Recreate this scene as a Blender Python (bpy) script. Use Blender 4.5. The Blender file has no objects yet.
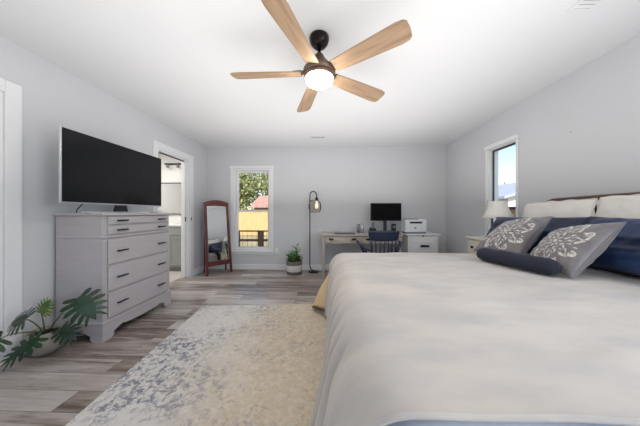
import bpy, bmesh, math, random
from mathutils import Vector, Matrix, noise
random.seed(7)
SC = bpy.context.scene
COL = SC.collection
PI = math.pi
V = Vector

# ------------------------------------------------------------------ camera, sky, lights, exposure
cam = bpy.data.objects.new('camera', bpy.data.cameras.new('camera'))
COL.objects.link(cam)
cam.data.sensor_width = 36.0
cam.data.lens = 228.0 / 640.0 * 36.0
cam.location = (0, 0, 1.13)
cam.rotation_euler = (PI / 2, 0, math.atan(7.9 / 228))
cam.data.clip_start = 0.05
cam.data.clip_end = 300
SC.camera = cam

world = bpy.data.worlds.new('sky')
SC.world = world
world.use_nodes = True
wn = world.node_tree
wn.nodes.clear()
wo = wn.nodes.new('ShaderNodeOutputWorld')
wb = wn.nodes.new('ShaderNodeBackground')
ws = wn.nodes.new('ShaderNodeTexSky')
ws.sky_type = 'NISHITA'
ws.sun_disc = False
ws.sun_elevation = math.radians(42)
ws.sun_rotation = math.radians(200)
ws.air_density = 1.0
ws.dust_density = 0.6
ws.ozone_density = 1.2
wb.inputs['Strength'].default_value = 0.19
wn.links.new(ws.outputs[0], wb.inputs[0])
wn.links.new(wb.outputs[0], wo.inputs[0])

def light(name, kind, loc, direction, energy, color, **kw):
    d = bpy.data.lights.new(name, kind)
    d.energy = energy
    d.color = color
    for k, v in kw.items():
        setattr(d, k, v)
    o = bpy.data.objects.new(name, d)
    COL.objects.link(o)
    o.location = loc
    o.rotation_euler = V(direction).to_track_quat('-Z', 'Y').to_euler()
    return o

light('sun', 'SUN', (0, 0, 20), (0.35, 1.0, -0.75), 3.3, (1.0, 0.93, 0.82), angle=0.01)
# daylight behind the camera: right window, plus a rear one added for fill
light('daylight_right', 'AREA', (2.26, -0.35, 1.42), (-1, 0.3, 0.0), 31, (0.88, 0.94, 1.0),
      shape='RECTANGLE', size=1.1, size_y=1.3)
light('fill_rear', 'AREA', (0.3, -1.52, 1.45), (0.0, 1, 0.1), 4, (0.90, 0.95, 1.0),
      shape='RECTANGLE', size=2.6, size_y=1.3)
# added, unseen soft fill thrown up at the white ceiling, as in interior photography
light('ceiling_bounce_fill', 'AREA', (-0.05, 1.9, 1.28), (0, 0, 1), 40, (1.0, 0.985, 0.965),
      shape='RECTANGLE', size=3.5, size_y=4.2)
SC.view_settings.view_transform = 'Standard'
SC.view_settings.look = 'None'
SC.view_settings.exposure = 0.46
SC.view_settings.gamma = 1.0
SC.view_settings.use_curve_mapping = False

# ------------------------------------------------------------------ materials
def lin(c):
    out = []
    for v in c:
        v = v / 255.0
        out.append(v / 12.92 if v <= 0.04045 else ((v + 0.055) / 1.055) ** 2.4)
    return (*out, 1.0)

def new_mat(name):
    m = bpy.data.materials.new(name)
    m.use_nodes = True
    return m, m.node_tree, m.node_tree.nodes['Principled BSDF']

def mat(name, rgb, rough=0.5, metal=0.0, var=0.0, scale=8.0, bump=0.0, bscale=60.0, stretch=None, sheen=0.0,
        coat=0.0, spec=None, rgb2=None, sub=0.0, detail=4.0):
    """Principled material; a noise mixes rgb with rgb2 (or a slightly darker rgb)."""
    m, nt, b = new_mat(name)
    b.inputs['Roughness'].default_value = rough
    b.inputs['Metallic'].default_value = metal
    if sheen:
        b.inputs['Sheen Weight'].default_value = sheen
        b.inputs['Sheen Roughness'].default_value = 0.6
    if coat:
        b.inputs['Coat Weight'].default_value = coat
        b.inputs['Coat Roughness'].default_value = 0.1
    if spec is not None:
        b.inputs['Specular IOR Level'].default_value = spec
    c1 = lin(rgb)
    tc = nt.nodes.new('ShaderNodeTexCoord')
    mp = nt.nodes.new('ShaderNodeMapping')
    nt.links.new(tc.outputs['Object'], mp.inputs[0])
    if stretch:
        mp.inputs['Scale'].default_value = stretch
    nz = nt.nodes.new('ShaderNodeTexNoise')
    nz.inputs['Scale'].default_value = scale
    nz.inputs['Detail'].default_value = detail
    nt.links.new(mp.outputs[0], nz.inputs[0])
    mix = nt.nodes.new('ShaderNodeMix')
    mix.data_type = 'RGBA'
    if rgb2 is None:
        c2 = tuple(v * (1 - (var or 0.03)) for v in c1[:3]) + (1,)
    else:
        c2 = lin(rgb2)
    ramp = nt.nodes.new('ShaderNodeValToRGB')
    ramp.color_ramp.elements[0].position = 0.35
    ramp.color_ramp.elements[1].position = 0.65
    nt.links.new(nz.outputs[0], ramp.inputs[0])
    nt.links.new(ramp.outputs[0], mix.inputs['Factor'])
    mix.inputs[6].default_value = c1
    mix.inputs[7].default_value = c2
    nt.links.new(mix.outputs[2], b.inputs['Base Color'])
    if bump:
        n2 = nt.nodes.new('ShaderNodeTexNoise')
        n2.inputs['Scale'].default_value = bscale
        n2.inputs['Detail'].default_value = 3
        nt.links.new(mp.outputs[0], n2.inputs[0])
        bp = nt.nodes.new('ShaderNodeBump')
        bp.inputs['Strength'].default_value = bump
        bp.inputs['Distance'].default_value = 0.01
        nt.links.new(n2.outputs[0], bp.inputs['Height'])
        nt.links.new(bp.outputs[0], b.inputs['Normal'])
    return m

def emit(name, rgb, strength):
    m, nt, b = new_mat(name)
    b.inputs['Base Color'].default_value = (0.9, 0.9, 0.9, 1)
    b.inputs['Emission Color'].default_value = lin(rgb)
    b.inputs['Emission Strength'].default_value = strength
    return m

def glass_mat(name, tint=(1, 1, 1, 1), gloss=0.08):
    m = bpy.data.materials.new(name)
    m.use_nodes = True
    nt = m.node_tree
    nt.nodes.clear()
    out = nt.nodes.new('ShaderNodeOutputMaterial')
    tr = nt.nodes.new('ShaderNodeBsdfTransparent')
    tr.inputs[0].default_value = tint
    gl = nt.nodes.new('ShaderNodeBsdfGlossy')
    gl.inputs['Roughness'].default_value = 0.02
    fr = nt.nodes.new('ShaderNodeLayerWeight')
    fr.inputs[0].default_value = gloss
    mx = nt.nodes.new('ShaderNodeMixShader')
    nt.links.new(fr.outputs['Fresnel'], mx.inputs[0])
    nt.links.new(tr.outputs[0], mx.inputs[1])
    nt.links.new(gl.outputs[0], mx.inputs[2])
    nt.links.new(mx.outputs[0], out.inputs[0])
    return m

def math_node(nt, op, a, b=None, c=None):
    n = nt.nodes.new('ShaderNodeMath')
    n.operation = op
    for i, v in enumerate((a, b, c)):
        if v is None:
            continue
        if isinstance(v, (int, float)):
            n.inputs[i].default_value = v
        else:
            nt.links.new(v, n.inputs[i])
    return n.outputs[0]

def floor_mat():
    m, nt, b = new_mat('weathered_oak_planks')
    tc = nt.nodes.new('ShaderNodeTexCoord')
    br = nt.nodes.new('ShaderNodeTexBrick')
    br.offset = 0.37
    br.offset_frequency = 2
    br.inputs['Color1'].default_value = (0, 0, 0, 1)
    br.inputs['Color2'].default_value = (1, 1, 1, 1)
    br.inputs['Mortar'].default_value = (0.5, 0.5, 0.5, 1)
    br.inputs['Scale'].default_value = 1.0
    br.inputs['Mortar Size'].default_value = 0.0015
    br.inputs['Bias'].default_value = 0.0
    br.inputs['Brick Width'].default_value = 1.15
    br.inputs['Row Height'].default_value = 0.155
    nt.links.new(tc.outputs['Object'], br.inputs[0])
    # grain, shifted per plank
    mp = nt.nodes.new('ShaderNodeMapping')
    mp.inputs['Scale'].default_value = (1.3, 11.0, 1.0)
    add = nt.nodes.new('ShaderNodeVectorMath')
    add.operation = 'MULTIPLY_ADD'
    add.inputs[1].default_value = (7.0, 5.0, 9.0)
    nt.links.new(br.outputs['Color'], add.inputs[0])
    nt.links.new(tc.outputs['Object'], mp.inputs[0])
    nt.links.new(mp.outputs[0], add.inputs[2])
    n1 = nt.nodes.new('ShaderNodeTexNoise')
    n1.inputs['Scale'].default_value = 1.4
    n1.inputs['Detail'].default_value = 6
    n1.inputs['Roughness'].default_value = 0.6
    n1.inputs['Distortion'].default_value = 0.6
    nt.links.new(add.outputs[0], n1.inputs[0])
    n2 = nt.nodes.new('ShaderNodeTexNoise')
    n2.inputs['Scale'].default_value = 7
    n2.inputs['Detail'].default_value = 5
    nt.links.new(add.outputs[0], n2.inputs[0])
    plank = nt.nodes.new('ShaderNodeSeparateColor')
    nt.links.new(br.outputs['Color'], plank.inputs[0])
    f = math_node(nt, 'MULTIPLY_ADD', plank.outputs[0], 0.36, math_node(nt, 'MULTIPLY', n1.outputs[0], 0.86))
    f = math_node(nt, 'MULTIPLY_ADD', n2.outputs[0], 0.22, math_node(nt, 'SUBTRACT', f, 0.22))
    ramp = nt.nodes.new('ShaderNodeValToRGB')
    e = ramp.color_ramp.elements
    e[0].position = 0.24
    e[0].color = lin((84, 71, 62))
    e[1].position = 0.82
    e[1].color = lin((204, 198, 193))
    k = e.new(0.40)
    k.color = lin((132, 119, 110))
    k = e.new(0.54)
    k.color = lin((168, 158, 151))
    k = e.new(0.68)
    k.color = lin((184, 177, 172))
    nt.links.new(f, ramp.inputs[0])
    # dark joint
    mx = nt.nodes.new('ShaderNodeMix')
    mx.data_type = 'RGBA'
    nt.links.new(br.outputs['Fac'], mx.inputs['Factor'])
    nt.links.new(ramp.outputs[0], mx.inputs[6])
    mx.inputs[7].default_value = lin((98, 88, 82))
    nt.links.new(mx.outputs[2], b.inputs['Base Color'])
    b.inputs['Roughness'].default_value = 0.28
    bp = nt.nodes.new('ShaderNodeBump')
    bp.inputs['Strength'].default_value = 0.12
    bp.inputs['Distance'].default_value = 0.01
    nt.links.new(n2.outputs[0], bp.inputs['Height'])
    nt.links.new(bp.outputs[0], b.inputs['Normal'])
    return m

def rug_mat():
    m, nt, b = new_mat('distressed_rug_pile')
    tc = nt.nodes.new('ShaderNodeTexCoord')
    def nz(scale, detail, rough=0.6, dist=0.0):
        n = nt.nodes.new('ShaderNodeTexNoise')
        n.inputs['Scale'].default_value = scale
        n.inputs['Detail'].default_value = detail
        n.inputs['Roughness'].default_value = rough
        n.inputs['Distortion'].default_value = dist
        nt.links.new(tc.outputs['Object'], n.inputs[0])
        return n.outputs[0]
    def ramp(x, a, c):
        n = nt.nodes.new('ShaderNodeMapRange')
        n.inputs[1].default_value = a
        n.inputs[2].default_value = c
        nt.links.new(x, n.inputs[0])
        return n.outputs[0]
    def mix(f, a, c):
        n = nt.nodes.new('ShaderNodeMix')
        n.data_type = 'RGBA'
        nt.links.new(f, n.inputs['Factor'])
        for i, v in ((6, a), (7, c)):
            if isinstance(v, tuple):
                n.inputs[i].default_value = v
            else:
                nt.links.new(v, n.inputs[i])
        return n.outputs[2]
    # the warm tan field grows towards the bed side of the rug, the border stays pale grey
    sep = nt.nodes.new('ShaderNodeSeparateXYZ')
    nt.links.new(tc.outputs['Object'], sep.inputs[0])
    inner = ramp(math_node(nt, 'ADD', sep.outputs[0], math_node(nt, 'MULTIPLY', nz(1.6, 4), 0.9)), -0.12, 0.42)
    base = mix(inner, lin((214, 211, 208)), lin((201, 188, 168)))
    base = mix(math_node(nt, 'MULTIPLY', ramp(nz(30, 4), 0.45, 0.62), 0.35), base, lin((228, 222, 214)))
    # worn blue grey blotches in broken clusters
    cluster = ramp(nz(1.5, 3, 0.5, 0.4), 0.44, 0.55)
    speck = ramp(nz(26, 7, 0.75, 0.6), 0.49, 0.56)
    g = math_node(nt, 'MULTIPLY', math_node(nt, 'MULTIPLY', cluster, speck),
                  math_node(nt, 'SUBTRACT', 1.0, math_node(nt, 'MULTIPLY', inner, 0.55)))
    base = mix(math_node(nt, 'MULTIPLY', g, 0.95), base, lin((128, 130, 144)))
    speck2 = ramp(nz(24, 6, 0.7, 0.8), 0.57, 0.62)
    base = mix(math_node(nt, 'MULTIPLY', speck2, 0.5), base, lin((150, 140, 126)))
    nt.links.new(base, b.inputs['Base Color'])
    b.inputs['Roughness'].default_value = 0.95
    b.inputs['Specular IOR Level'].default_value = 0.1
    bp = nt.nodes.new('ShaderNodeBump')
    bp.inputs['Strength'].default_value = 0.4
    bp.inputs['Distance'].default_value = 0.006
    nt.links.new(nz(220, 2), bp.inputs['Height'])
    nt.links.new(bp.outputs[0], b.inputs['Normal'])
    return m

def damask_mat():
    m, nt, b = new_mat('silver_damask_velvet')
    at = nt.nodes.new('ShaderNodeAttribute')
    at.attribute_name = 'weave'
    tc = nt.nodes.new('ShaderNodeTexCoord')
    n = nt.nodes.new('ShaderNodeTexNoise')
    n.inputs['Scale'].default_value = 14
    n.inputs['Detail'].default_value = 5
    nt.links.new(tc.outputs['Object'], n.inputs[0])
    base = nt.nodes.new('ShaderNodeMix')
    base.data_type = 'RGBA'
    nt.links.new(n.outputs[0], base.inputs['Factor'])
    base.inputs[6].default_value = lin((88, 84, 90))
    base.inputs[7].default_value = lin((132, 127, 130))
    mx = nt.nodes.new('ShaderNodeMix')
    mx.data_type = 'RGBA'
    nt.links.new(at.outputs['Fac'], mx.inputs['Factor'])
    nt.links.new(base.outputs[2], mx.inputs[6])
    mx.inputs[7].default_value = lin((212, 207, 200))
    nt.links.new(mx.outputs[2], b.inputs['Base Color'])
    b.inputs['Roughness'].default_value = 0.4
    b.inputs['Sheen Weight'].default_value = 0.5
    return m

M = {}
M['wall'] = mat('wall_paint_grey', (207, 208, 212), 0.85, var=0.015, scale=2, spec=0.2)
M['ceiling'] = mat('ceiling_paint_white', (226, 227, 229), 0.9, var=0.01, scale=2, spec=0.2)
M['trim'] = mat('trim_paint_white', (232, 233, 235), 0.45, var=0.01)
M['floor'] = floor_mat()
M['rug'] = rug_mat()
M['glass'] = glass_mat('window_glass')
M['clear'] = glass_mat('clear_glass', (0.97, 0.97, 0.96, 1), 0.12)
M['dark_frame'] = mat('dark_window_frame', (58, 60, 64), 0.5)
M['dresser'] = mat('dresser_lilac_grey_paint', (186, 181, 184), 0.42, var=0.06, scale=5, stretch=(1, 1, 6))
M['dresser_side'] = M['dresser']
M['black'] = mat('black_metal', (24, 24, 27), 0.42, metal=0.3)
M['screen'] = mat('screen_black', (9, 11, 15), 0.12, spec=0.3)
M['screen_matte'] = mat('monitor_screen_black', (7, 8, 10), 0.6, spec=0.1)
M['plastic_black'] = mat('black_plastic', (20, 20, 23), 0.4)
M['silver'] = mat('brushed_silver', (205, 208, 214), 0.3, metal=0.8)
M['mahogany'] = mat('mahogany_wood', (104, 44, 36), 0.35, rgb2=(84, 34, 28), scale=4, stretch=(6, 6, 1), coat=0.2)
M['bronze'] = mat('dark_bronze_metal', (38, 32, 31), 0.28, metal=0.8)
M['fan_housing'] = mat('brushed_brown_bronze', (112, 92, 78), 0.4, metal=0.5)
M['fan_wood'] = mat('light_oak_blade', (168, 140, 112), 0.5, rgb2=(140, 112, 86), scale=3, stretch=(1.2, 14, 14), detail=6)
M['headboard'] = mat('walnut_headboard', (98, 66, 50), 0.4, rgb2=(70, 44, 34), scale=4, stretch=(6, 1, 6))
M['blanket'] = mat('ivory_fleece_blanket', (192, 184, 176), 0.95, rgb2=(172, 167, 164), scale=3.6, bump=0.3, bscale=9, sheen=0.3, spec=0.1, stretch=(1, 2.2, 1))
M['tan'] = mat('warm_lit_blanket_tan', (222, 196, 158), 0.9, var=0.05, bump=0.3, bscale=60, spec=0.1)  # tan stands for warm light on the blanket's hanging side
M['sheet'] = mat('pale_blue_sheet', (214, 220, 232), 0.85, var=0.04, spec=0.2)
M['mattress'] = mat('white_mattress', (225, 225, 225), 0.9)
M['pillow_white'] = mat('white_cotton', (232, 228, 222), 0.9, var=0.04, scale=5, bump=0.3, bscale=25, spec=0.15)
M['blue'] = mat('navy_blue_satin', (30, 54, 96), 0.42, rgb2=(16, 30, 58), scale=5, sheen=0.05, bump=0.3, bscale=14)
M['navy'] = mat('deep_navy_velvet', (24, 30, 52), 0.8, rgb2=(18, 24, 42), scale=8, sheen=0.05, bump=0.15, bscale=120)
M['damask'] = damask_mat()
M['desk'] = mat('whitewashed_oak', (186, 176, 166), 0.5, rgb2=(168, 156, 146), scale=4, stretch=(1, 8, 8), detail=6)
M['cabinet_white'] = mat('white_cabinet_paint', (226, 226, 224), 0.45)
M['cream'] = mat('cream_nightstand_paint', (226, 222, 206), 0.45, var=0.03)
M['chair_blue'] = mat('slate_blue_chair_paint', (34, 46, 70), 0.4)
M['lampshade'] = mat('white_linen_shade', (236, 234, 228), 0.9)
M['ceramic'] = mat('white_ceramic', (222, 222, 220), 0.25)
M['leaf'] = mat('deep_green_leaf', (20, 46, 28), 0.35, rgb2=(34, 68, 36), scale=9)
M['leaf_pale'] = mat('pale_variegated_leaf', (132, 150, 66), 0.4, rgb2=(72, 106, 44), scale=14)
M['stem'] = mat('green_stem', (92, 108, 72), 0.5)
M['soil'] = mat('dark_soil', (50, 40, 32), 0.95, bump=0.6, bscale=40)
M['pot_stone'] = mat('whitewashed_clay', (176, 168, 158), 0.85, rgb2=(150, 142, 132), scale=10, bump=0.2, bscale=60)
M['leaf_fresh'] = mat('fresh_green_leaf', (112, 160, 62), 0.4, rgb2=(64, 116, 44), scale=10)
M['pot_grey'] = mat('grey_woven_band', (112, 106, 102), 0.9, bump=0.5, bscale=90)
M['pot_white'] = mat('white_woven_band', (214, 210, 206), 0.9, bump=0.5, bscale=90)
M['printer'] = mat('printer_white', (226, 227, 230), 0.4)
M['grey_plastic'] = mat('grey_plastic', (128, 132, 140), 0.5)
M['vanity'] = mat('vanity_grey_paint', (150, 153, 152), 0.5)
M['bath_wall'] = mat('bathroom_white_paint', (228, 226, 222), 0.8)
M['bath_floor'] = mat('bathroom_floor_tile', (200, 194, 186), 0.4)
M['towel'] = mat('grey_towel', (150, 153, 158), 0.95, bump=0.4, bscale=80)
M['mirror'] = mat('mirror_silvering', (225, 228, 228), 0.015, metal=1.0)
M['wood_fence'] = mat('cedar_fence_boards', (222, 186, 134), 0.8, rgb2=(202, 164, 112), scale=2.5, stretch=(7, 7, 0.6))
M['wood_dark'] = mat('brown_stained_timber', (148, 118, 90), 0.8, rgb2=(122, 96, 72), scale=5)
M['bark'] = mat('tree_bark', (96, 84, 70), 0.9, bump=0.5, bscale=12)
M['tree_leaf'] = mat('olive_tree_leaf', (182, 182, 126), 0.8, rgb2=(136, 146, 92), scale=1.5)
M['ground'] = mat('dry_grass_ground', (196, 178, 140), 0.95, rgb2=(168, 156, 112), scale=1.2)
M['roof_red'] = mat('weathered_red_roof', (192, 152, 138), 0.8, rgb2=(172, 132, 118), scale=3)
M['shingle'] = mat('pale_grey_shingle', (186, 192, 202), 0.9, var=0.1, scale=6)
M['siding'] = mat('pale_siding', (222, 222, 224), 0.8)
M['bulb'] = emit('warm_bulb', (255, 206, 160), 0.7)
M['fan_light'] = emit('fan_light_diffuser', (255, 240, 220), 46.0)
M['bath_bulb'] = emit('bathroom_lamp_glass', (255, 246, 232), 14.0)

# ------------------------------------------------------------------ mesh helpers
class G:
    """collects shapes given in room coordinates; build() links them as one mesh object"""
    def __init__(self):
        self.bm = bmesh.new()
    def box(self, x0, x1, y0, y1, z0, z1):
        bm = self.bm
        vs = [bm.verts.new((x, y, z)) for z in (z0, z1) for y in (y0, y1) for x in (x0, x1)]
        for f in ((0, 2, 3, 1), (4, 5, 7, 6), (0, 1, 5, 4), (2, 6, 7, 3), (0, 4, 6, 2), (1, 3, 7, 5)):
            bm.faces.new([vs[i] for i in f])
        return self
    def hexa(self, lo, hi):
        """lo / hi: four points each, same winding"""
        bm = self.bm
        a = [bm.verts.new(p) for p in lo]
        b = [bm.verts.new(p) for p in hi]
        bm.faces.new(a[::-1])
        bm.faces.new(b)
        for i in range(4):
            bm.faces.new((a[i], a[(i + 1) % 4], b[(i + 1) % 4], b[i]))
        return self
    def bar(self, p0, p1, w, d, up=(0, 0, 1)):
        """rectangular bar from p0 to p1"""
        p0, p1 = V(p0), V(p1)
        ax = (p1 - p0).normalized()
        s = ax.cross(V(up))
        if s.length < 1e-4:
            s = ax.cross(V((1, 0, 0)))
        s.normalize()
        t = s.cross(ax).normalized()
        q = [s * (w / 2) + t * (d / 2), -s * (w / 2) + t * (d / 2), -s * (w / 2) - t * (d / 2), s * (w / 2) - t * (d / 2)]
        return self.hexa([p0 + k for k in q], [p1 + k for k in q])
    def tube(self, pts, r, n=10, cap=True):
        bm = self.bm
        pts = [V(p) for p in pts]
        rs = r if isinstance(r, (list, tuple)) else [r] * len(pts)
        rings = []
        ref = None
        for i, p in enumerate(pts):
            a = pts[min(i + 1, len(pts) - 1)] - pts[max(i - 1, 0)]
            a.normalize()
            if ref is None:
                ref = a.orthogonal().normalized()
            else:
                ref = (ref - a * ref.dot(a))
                if ref.length < 1e-5:
                    ref = a.orthogonal()
                ref.normalize()
            s = a.cross(ref)
            rings.append([bm.verts.new(p + (ref * math.cos(2 * PI * k / n) + s * math.sin(2 * PI * k / n)) * rs[i]) for k in range(n)])
        for i in range(len(rings) - 1):
            for k in range(n):
                bm.faces.new((rings[i][k], rings[i][(k + 1) % n], rings[i + 1][(k + 1) % n], rings[i + 1][k]))
        if cap:
            bm.faces.new(rings[0][::-1])
            bm.faces.new(rings[-1])
        return self
    def lathe(self, cx, cy, prof, n=28, sx=1.0, sy=1.0, fn=None):
        """prof: list of (r, z) from bottom to top"""
        bm = self.bm
        rings = []
        for r, z in prof:
            if r < 1e-5:
                rings.append([bm.verts.new((cx, cy, z))])
            else:
                ring = []
                for k in range(n):
                    a = 2 * PI * k / n
                    q = r * (fn(a, z) if fn else 1.0)
                    ring.append(bm.verts.new((cx + q * math.cos(a) * sx, cy + q * math.sin(a) * sy, z)))
                rings.append(ring)
        for a, b in zip(rings, rings[1:]):
            if len(a) == 1 and len(b) == 1:
                continue
            for k in range(n):
                k2 = (k + 1) % n
                if len(a) == 1:
                    bm.faces.new((a[0], b[k2], b[k]))
                elif len(b) == 1:
                    bm.faces.new((a[k], a[k2], b[0]))
                else:
                    bm.faces.new((a[k], a[k2], b[k2], b[k]))
        return self
    def prism(self, poly, axis, a0, a1):
        """poly in the plane across axis: axis 'x' -> (y, z), 'y' -> (x, z), 'z' -> (x, y)"""
        bm = self.bm
        def mk(p, a):
            return {'x': (a, p[0], p[1]), 'y': (p[0], a, p[1]), 'z': (p[0], p[1], a)}[axis]
        A = [bm.verts.new(mk(p, a0)) for p in poly]
        B = [bm.verts.new(mk(p, a1)) for p in poly]
        bm.faces.new(A[::-1])
        bm.faces.new(B)
        n = len(poly)
        for i in range(n):
            bm.faces.new((A[i], A[(i + 1) % n], B[(i + 1) % n], B[i]))
        return self
    def grid(self, fn, nu, nv, closed_u=False):
        bm = self.bm
        P = [[bm.verts.new(fn(i / nu, j / nv)) for j in range(nv + 1)] for i in range(nu + (0 if closed_u else 1))]
        m = len(P)
        for i in range(nu):
            for j in range(nv):
                bm.faces.new((P[i][j], P[(i + 1) % m][j], P[(i + 1) % m][j + 1], P[i][j + 1]))
        return self
    def build(self, name, material, parent=None, smooth=False, bevel=0.0, origin=None, solid=0.0, seg=2, merge=False):
        bm = self.bm
        if merge:
            bmesh.ops.remove_doubles(bm, verts=bm.verts, dist=1e-5)
        bmesh.ops.recalc_face_normals(bm, faces=bm.faces)
        if parent is not None:
            off = V((0, 0, 0))
            p = parent
            while p is not None:
                off += p.location
                p = p.parent
        elif origin is not None:
            off = V(origin)
        else:
            xs = [v.co.x for v in bm.verts]
            ys = [v.co.y for v in bm.verts]
            zs = [v.co.z for v in bm.verts]
            off = V(((min(xs) + max(xs)) / 2, (min(ys) + max(ys)) / 2, min(zs)))
        for v in bm.verts:
            v.co -= off
        me = bpy.data.meshes.new(name)
        bm.to_mesh(me)
        bm.free()
        me.materials.append(M[material] if isinstance(material, str) else material)
        if smooth:
            for pl in me.polygons:
                pl.use_smooth = True
        o = bpy.data.objects.new(name, me)
        COL.objects.link(o)
        if parent is None:
            o.location = off
        else:
            o.parent = parent
        if solid:
            md = o.modifiers.new('thickness', 'SOLIDIFY')
            md.thickness = abs(solid)
            md.offset = 1 if solid > 0 else -1
        if bevel:
            md = o.modifiers.new('edge', 'BEVEL')
            md.width = bevel
            md.segments = seg
            md.limit_method = 'ANGLE'
            md.angle_limit = math.radians(40)
            if smooth:
                md.harden_normals = False
        return o

def thing(name, label, cat, loc, group=None):
    o = bpy.data.objects.new(name, None)
    COL.objects.link(o)
    o.location = loc
    o.empty_display_size = 0.1
    o['label'] = label
    o['category'] = cat
    if group:
        o['group'] = group
    return o

def tag(o, label, cat, group=None, kind=None):
    o['label'] = label
    o['category'] = cat
    if group:
        o['group'] = group
    if kind:
        o['kind'] = kind
    return o

def struct(o, label=None):
    o['kind'] = 'structure'
    if label:
        o['label'] = label
    return o

def struct_empty(name, loc, label=None):
    o = bpy.data.objects.new(name, None)
    COL.objects.link(o)
    o.location = loc
    return struct(o, label)

def dup(root, loc, label=None, rotz=None):
    r = root.copy()
    COL.objects.link(r)
    r.location = loc
    if rotz is not None:
        r.rotation_euler[2] = rotz
    if label:
        r['label'] = label
    for ch in list(root.children):
        c = ch.copy()
        COL.objects.link(c)
        c.parent = r
        for g in ch.children:
            d = g.copy()
            COL.objects.link(d)
            d.parent = c
    return r

# ------------------------------------------------------------------ room shell
XL, XR, YB, YF, ZC = -2.43, 2.30, 4.53, -1.60, 2.45
T = 0.14
def wall_with_holes(name, axis, a0, a1, u0, u1, holes, z1=ZC, material='wall'):
    """axis 'x': wall at x in a0..a1 running along y u0..u1; holes = (u0, u1, z0, z1)"""
    g = G()
    def seg(p, q, z0, zz):
        if q - p > 1e-4 and zz - z0 > 1e-4:
            if axis == 'x':
                g.box(a0, a1, p, q, z0, zz)
            else:
                g.box(p, q, a0, a1, z0, zz)
    cur = u0
    for h in sorted(holes):
        seg(cur, h[0], 0, z1)
        seg(h[0], h[1], 0, h[2])
        seg(h[0], h[1], h[3], z1)
        cur = h[1]
    seg(cur, u1, 0, z1)
    return struct(g.build(name, material))

W1 = (-1.90, -1.145, 0.37, 2.02)     # back wall window opening (x, z)
W2 = (2.86, 3.36, 0.80, 2.03)         # right wall window opening (y, z)
W3 = (-0.92, 0.22, 0.78, 2.03)        # right wall window behind the camera
W4 = (-1.05, 1.65, 0.80, 2.05)        # rear wall window, added for fill light
D1 = (0.78, 1.625, 0.0, 2.035)        # near door, left wall
D2 = (3.17, 3.925, 0.0, 2.05)         # bathroom doorway, left wall
wall_with_holes('wall_left', 'x', XL - T, XL, YF - T, YB + T, [D1, D2])
wall_with_holes('wall_right', 'x', XR, XR + T, YF - T, YB + T, [W2, W3])
wall_with_holes('wall_back', 'y', YB, YB + T, XL, XR, [W1])
wall_with_holes('wall_front', 'y', YF - T, YF, XL, XR, [W4])
struct(G().box(XL - T, XR + T, YF - T, YB + T, -0.12, 0).build('floor', 'floor', origin=(0, 0, 0)))
struct(G().box(XL - T, XR + T, YF - T, YB + T, ZC, ZC + 0.15).build('ceiling', 'ceiling'))
# baseboards
def baseboard(name, boxes):
    g = G()
    for b in boxes:
        g.box(*b)
    struct(g.build(name, 'trim', bevel=0.004))
bh, bt = 0.105, 0.014
baseboard('baseboard_left', [(XL, XL + bt, YF, 0.68, 0, bh), (XL, XL + bt, 1.725, 3.08, 0, bh), (XL, XL + bt, 4.03, YB, 0, bh)])
baseboard('baseboard_right', [(XR - bt, XR, YF, YB, 0, bh)])
baseboard('baseboard_back', [(XL + bt, XR - bt, YB - bt, YB, 0, bh)])
baseboard('baseboard_front', [(XL + bt, XR - bt, YF, YF + bt, 0, bh)])

# ---- window_1, back wall, white double hung
w1 = struct_empty('window_1', ((W1[0] + W1[1]) / 2, YB, W1[2]), 'white double hung window in the back wall looking at the fence and tree')
x0, x1, z0, z1 = W1
g = G()
g.box(x0 - 0.06, x0, YB - 0.016, YB, z0 - 0.02, z1 + 0.005)
g.box(x1, x1 + 0.06, YB - 0.016, YB, z0 - 0.02, z1 + 0.005)
g.box(x0 - 0.07, x1 + 0.07, YB - 0.022, YB, z1 + 0.005, z1 + 0.06)
g.box(x0 - 0.06, x1 + 0.06, YB - 0.014, YB, z0 - 0.07, z0 - 0.02)
g.build('window_casing', 'trim', w1, bevel=0.004)
G().box(x0 - 0.075, x1 + 0.075, YB - 0.04, YB + 0.02, z0 - 0.02, z0).build('window_sill', 'trim', w1, bevel=0.005)
def ring_xz(g, x0, x1, z0, z1, w, y0, y1):
    g.box(x0, x0 + w, y0, y1, z0, z1)
    g.box(x1 - w, x1, y0, y1, z0, z1)
    g.box(x0 + w, x1 - w, y0, y1, z1 - w, z1)
    g.box(x0 + w, x1 - w, y0, y1, z0, z0 + w)
g = G()
ring_xz(g, x0, x1, z0, z1, 0.035, YB, YB + T)
g.build('window_frame', 'trim', w1)
zm = 1.165
for (a, b, yy) in ((zm - 0.01, z1 - 0.035, YB + 0.085), (z0 + 0.035, zm + 0.03, YB + 0.05)):
    g = G()
    ring_xz(g, x0 + 0.035, x1 - 0.035, a, b, 0.038, yy, yy + 0.03)
    s = g.build('sash', 'trim', w1)
    G().box(x0 + 0.07, x1 - 0.07, yy + 0.012, yy + 0.018, a + 0.035, b - 0.035).build('glass_pane', 'glass', s)
G().box((x0 + x1) / 2 - 0.03, (x0 + x1) / 2 + 0.03, YB + 0.04, YB + 0.06, zm + 0.03, zm + 0.045).build('sash_lock', 'silver', w1)

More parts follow.
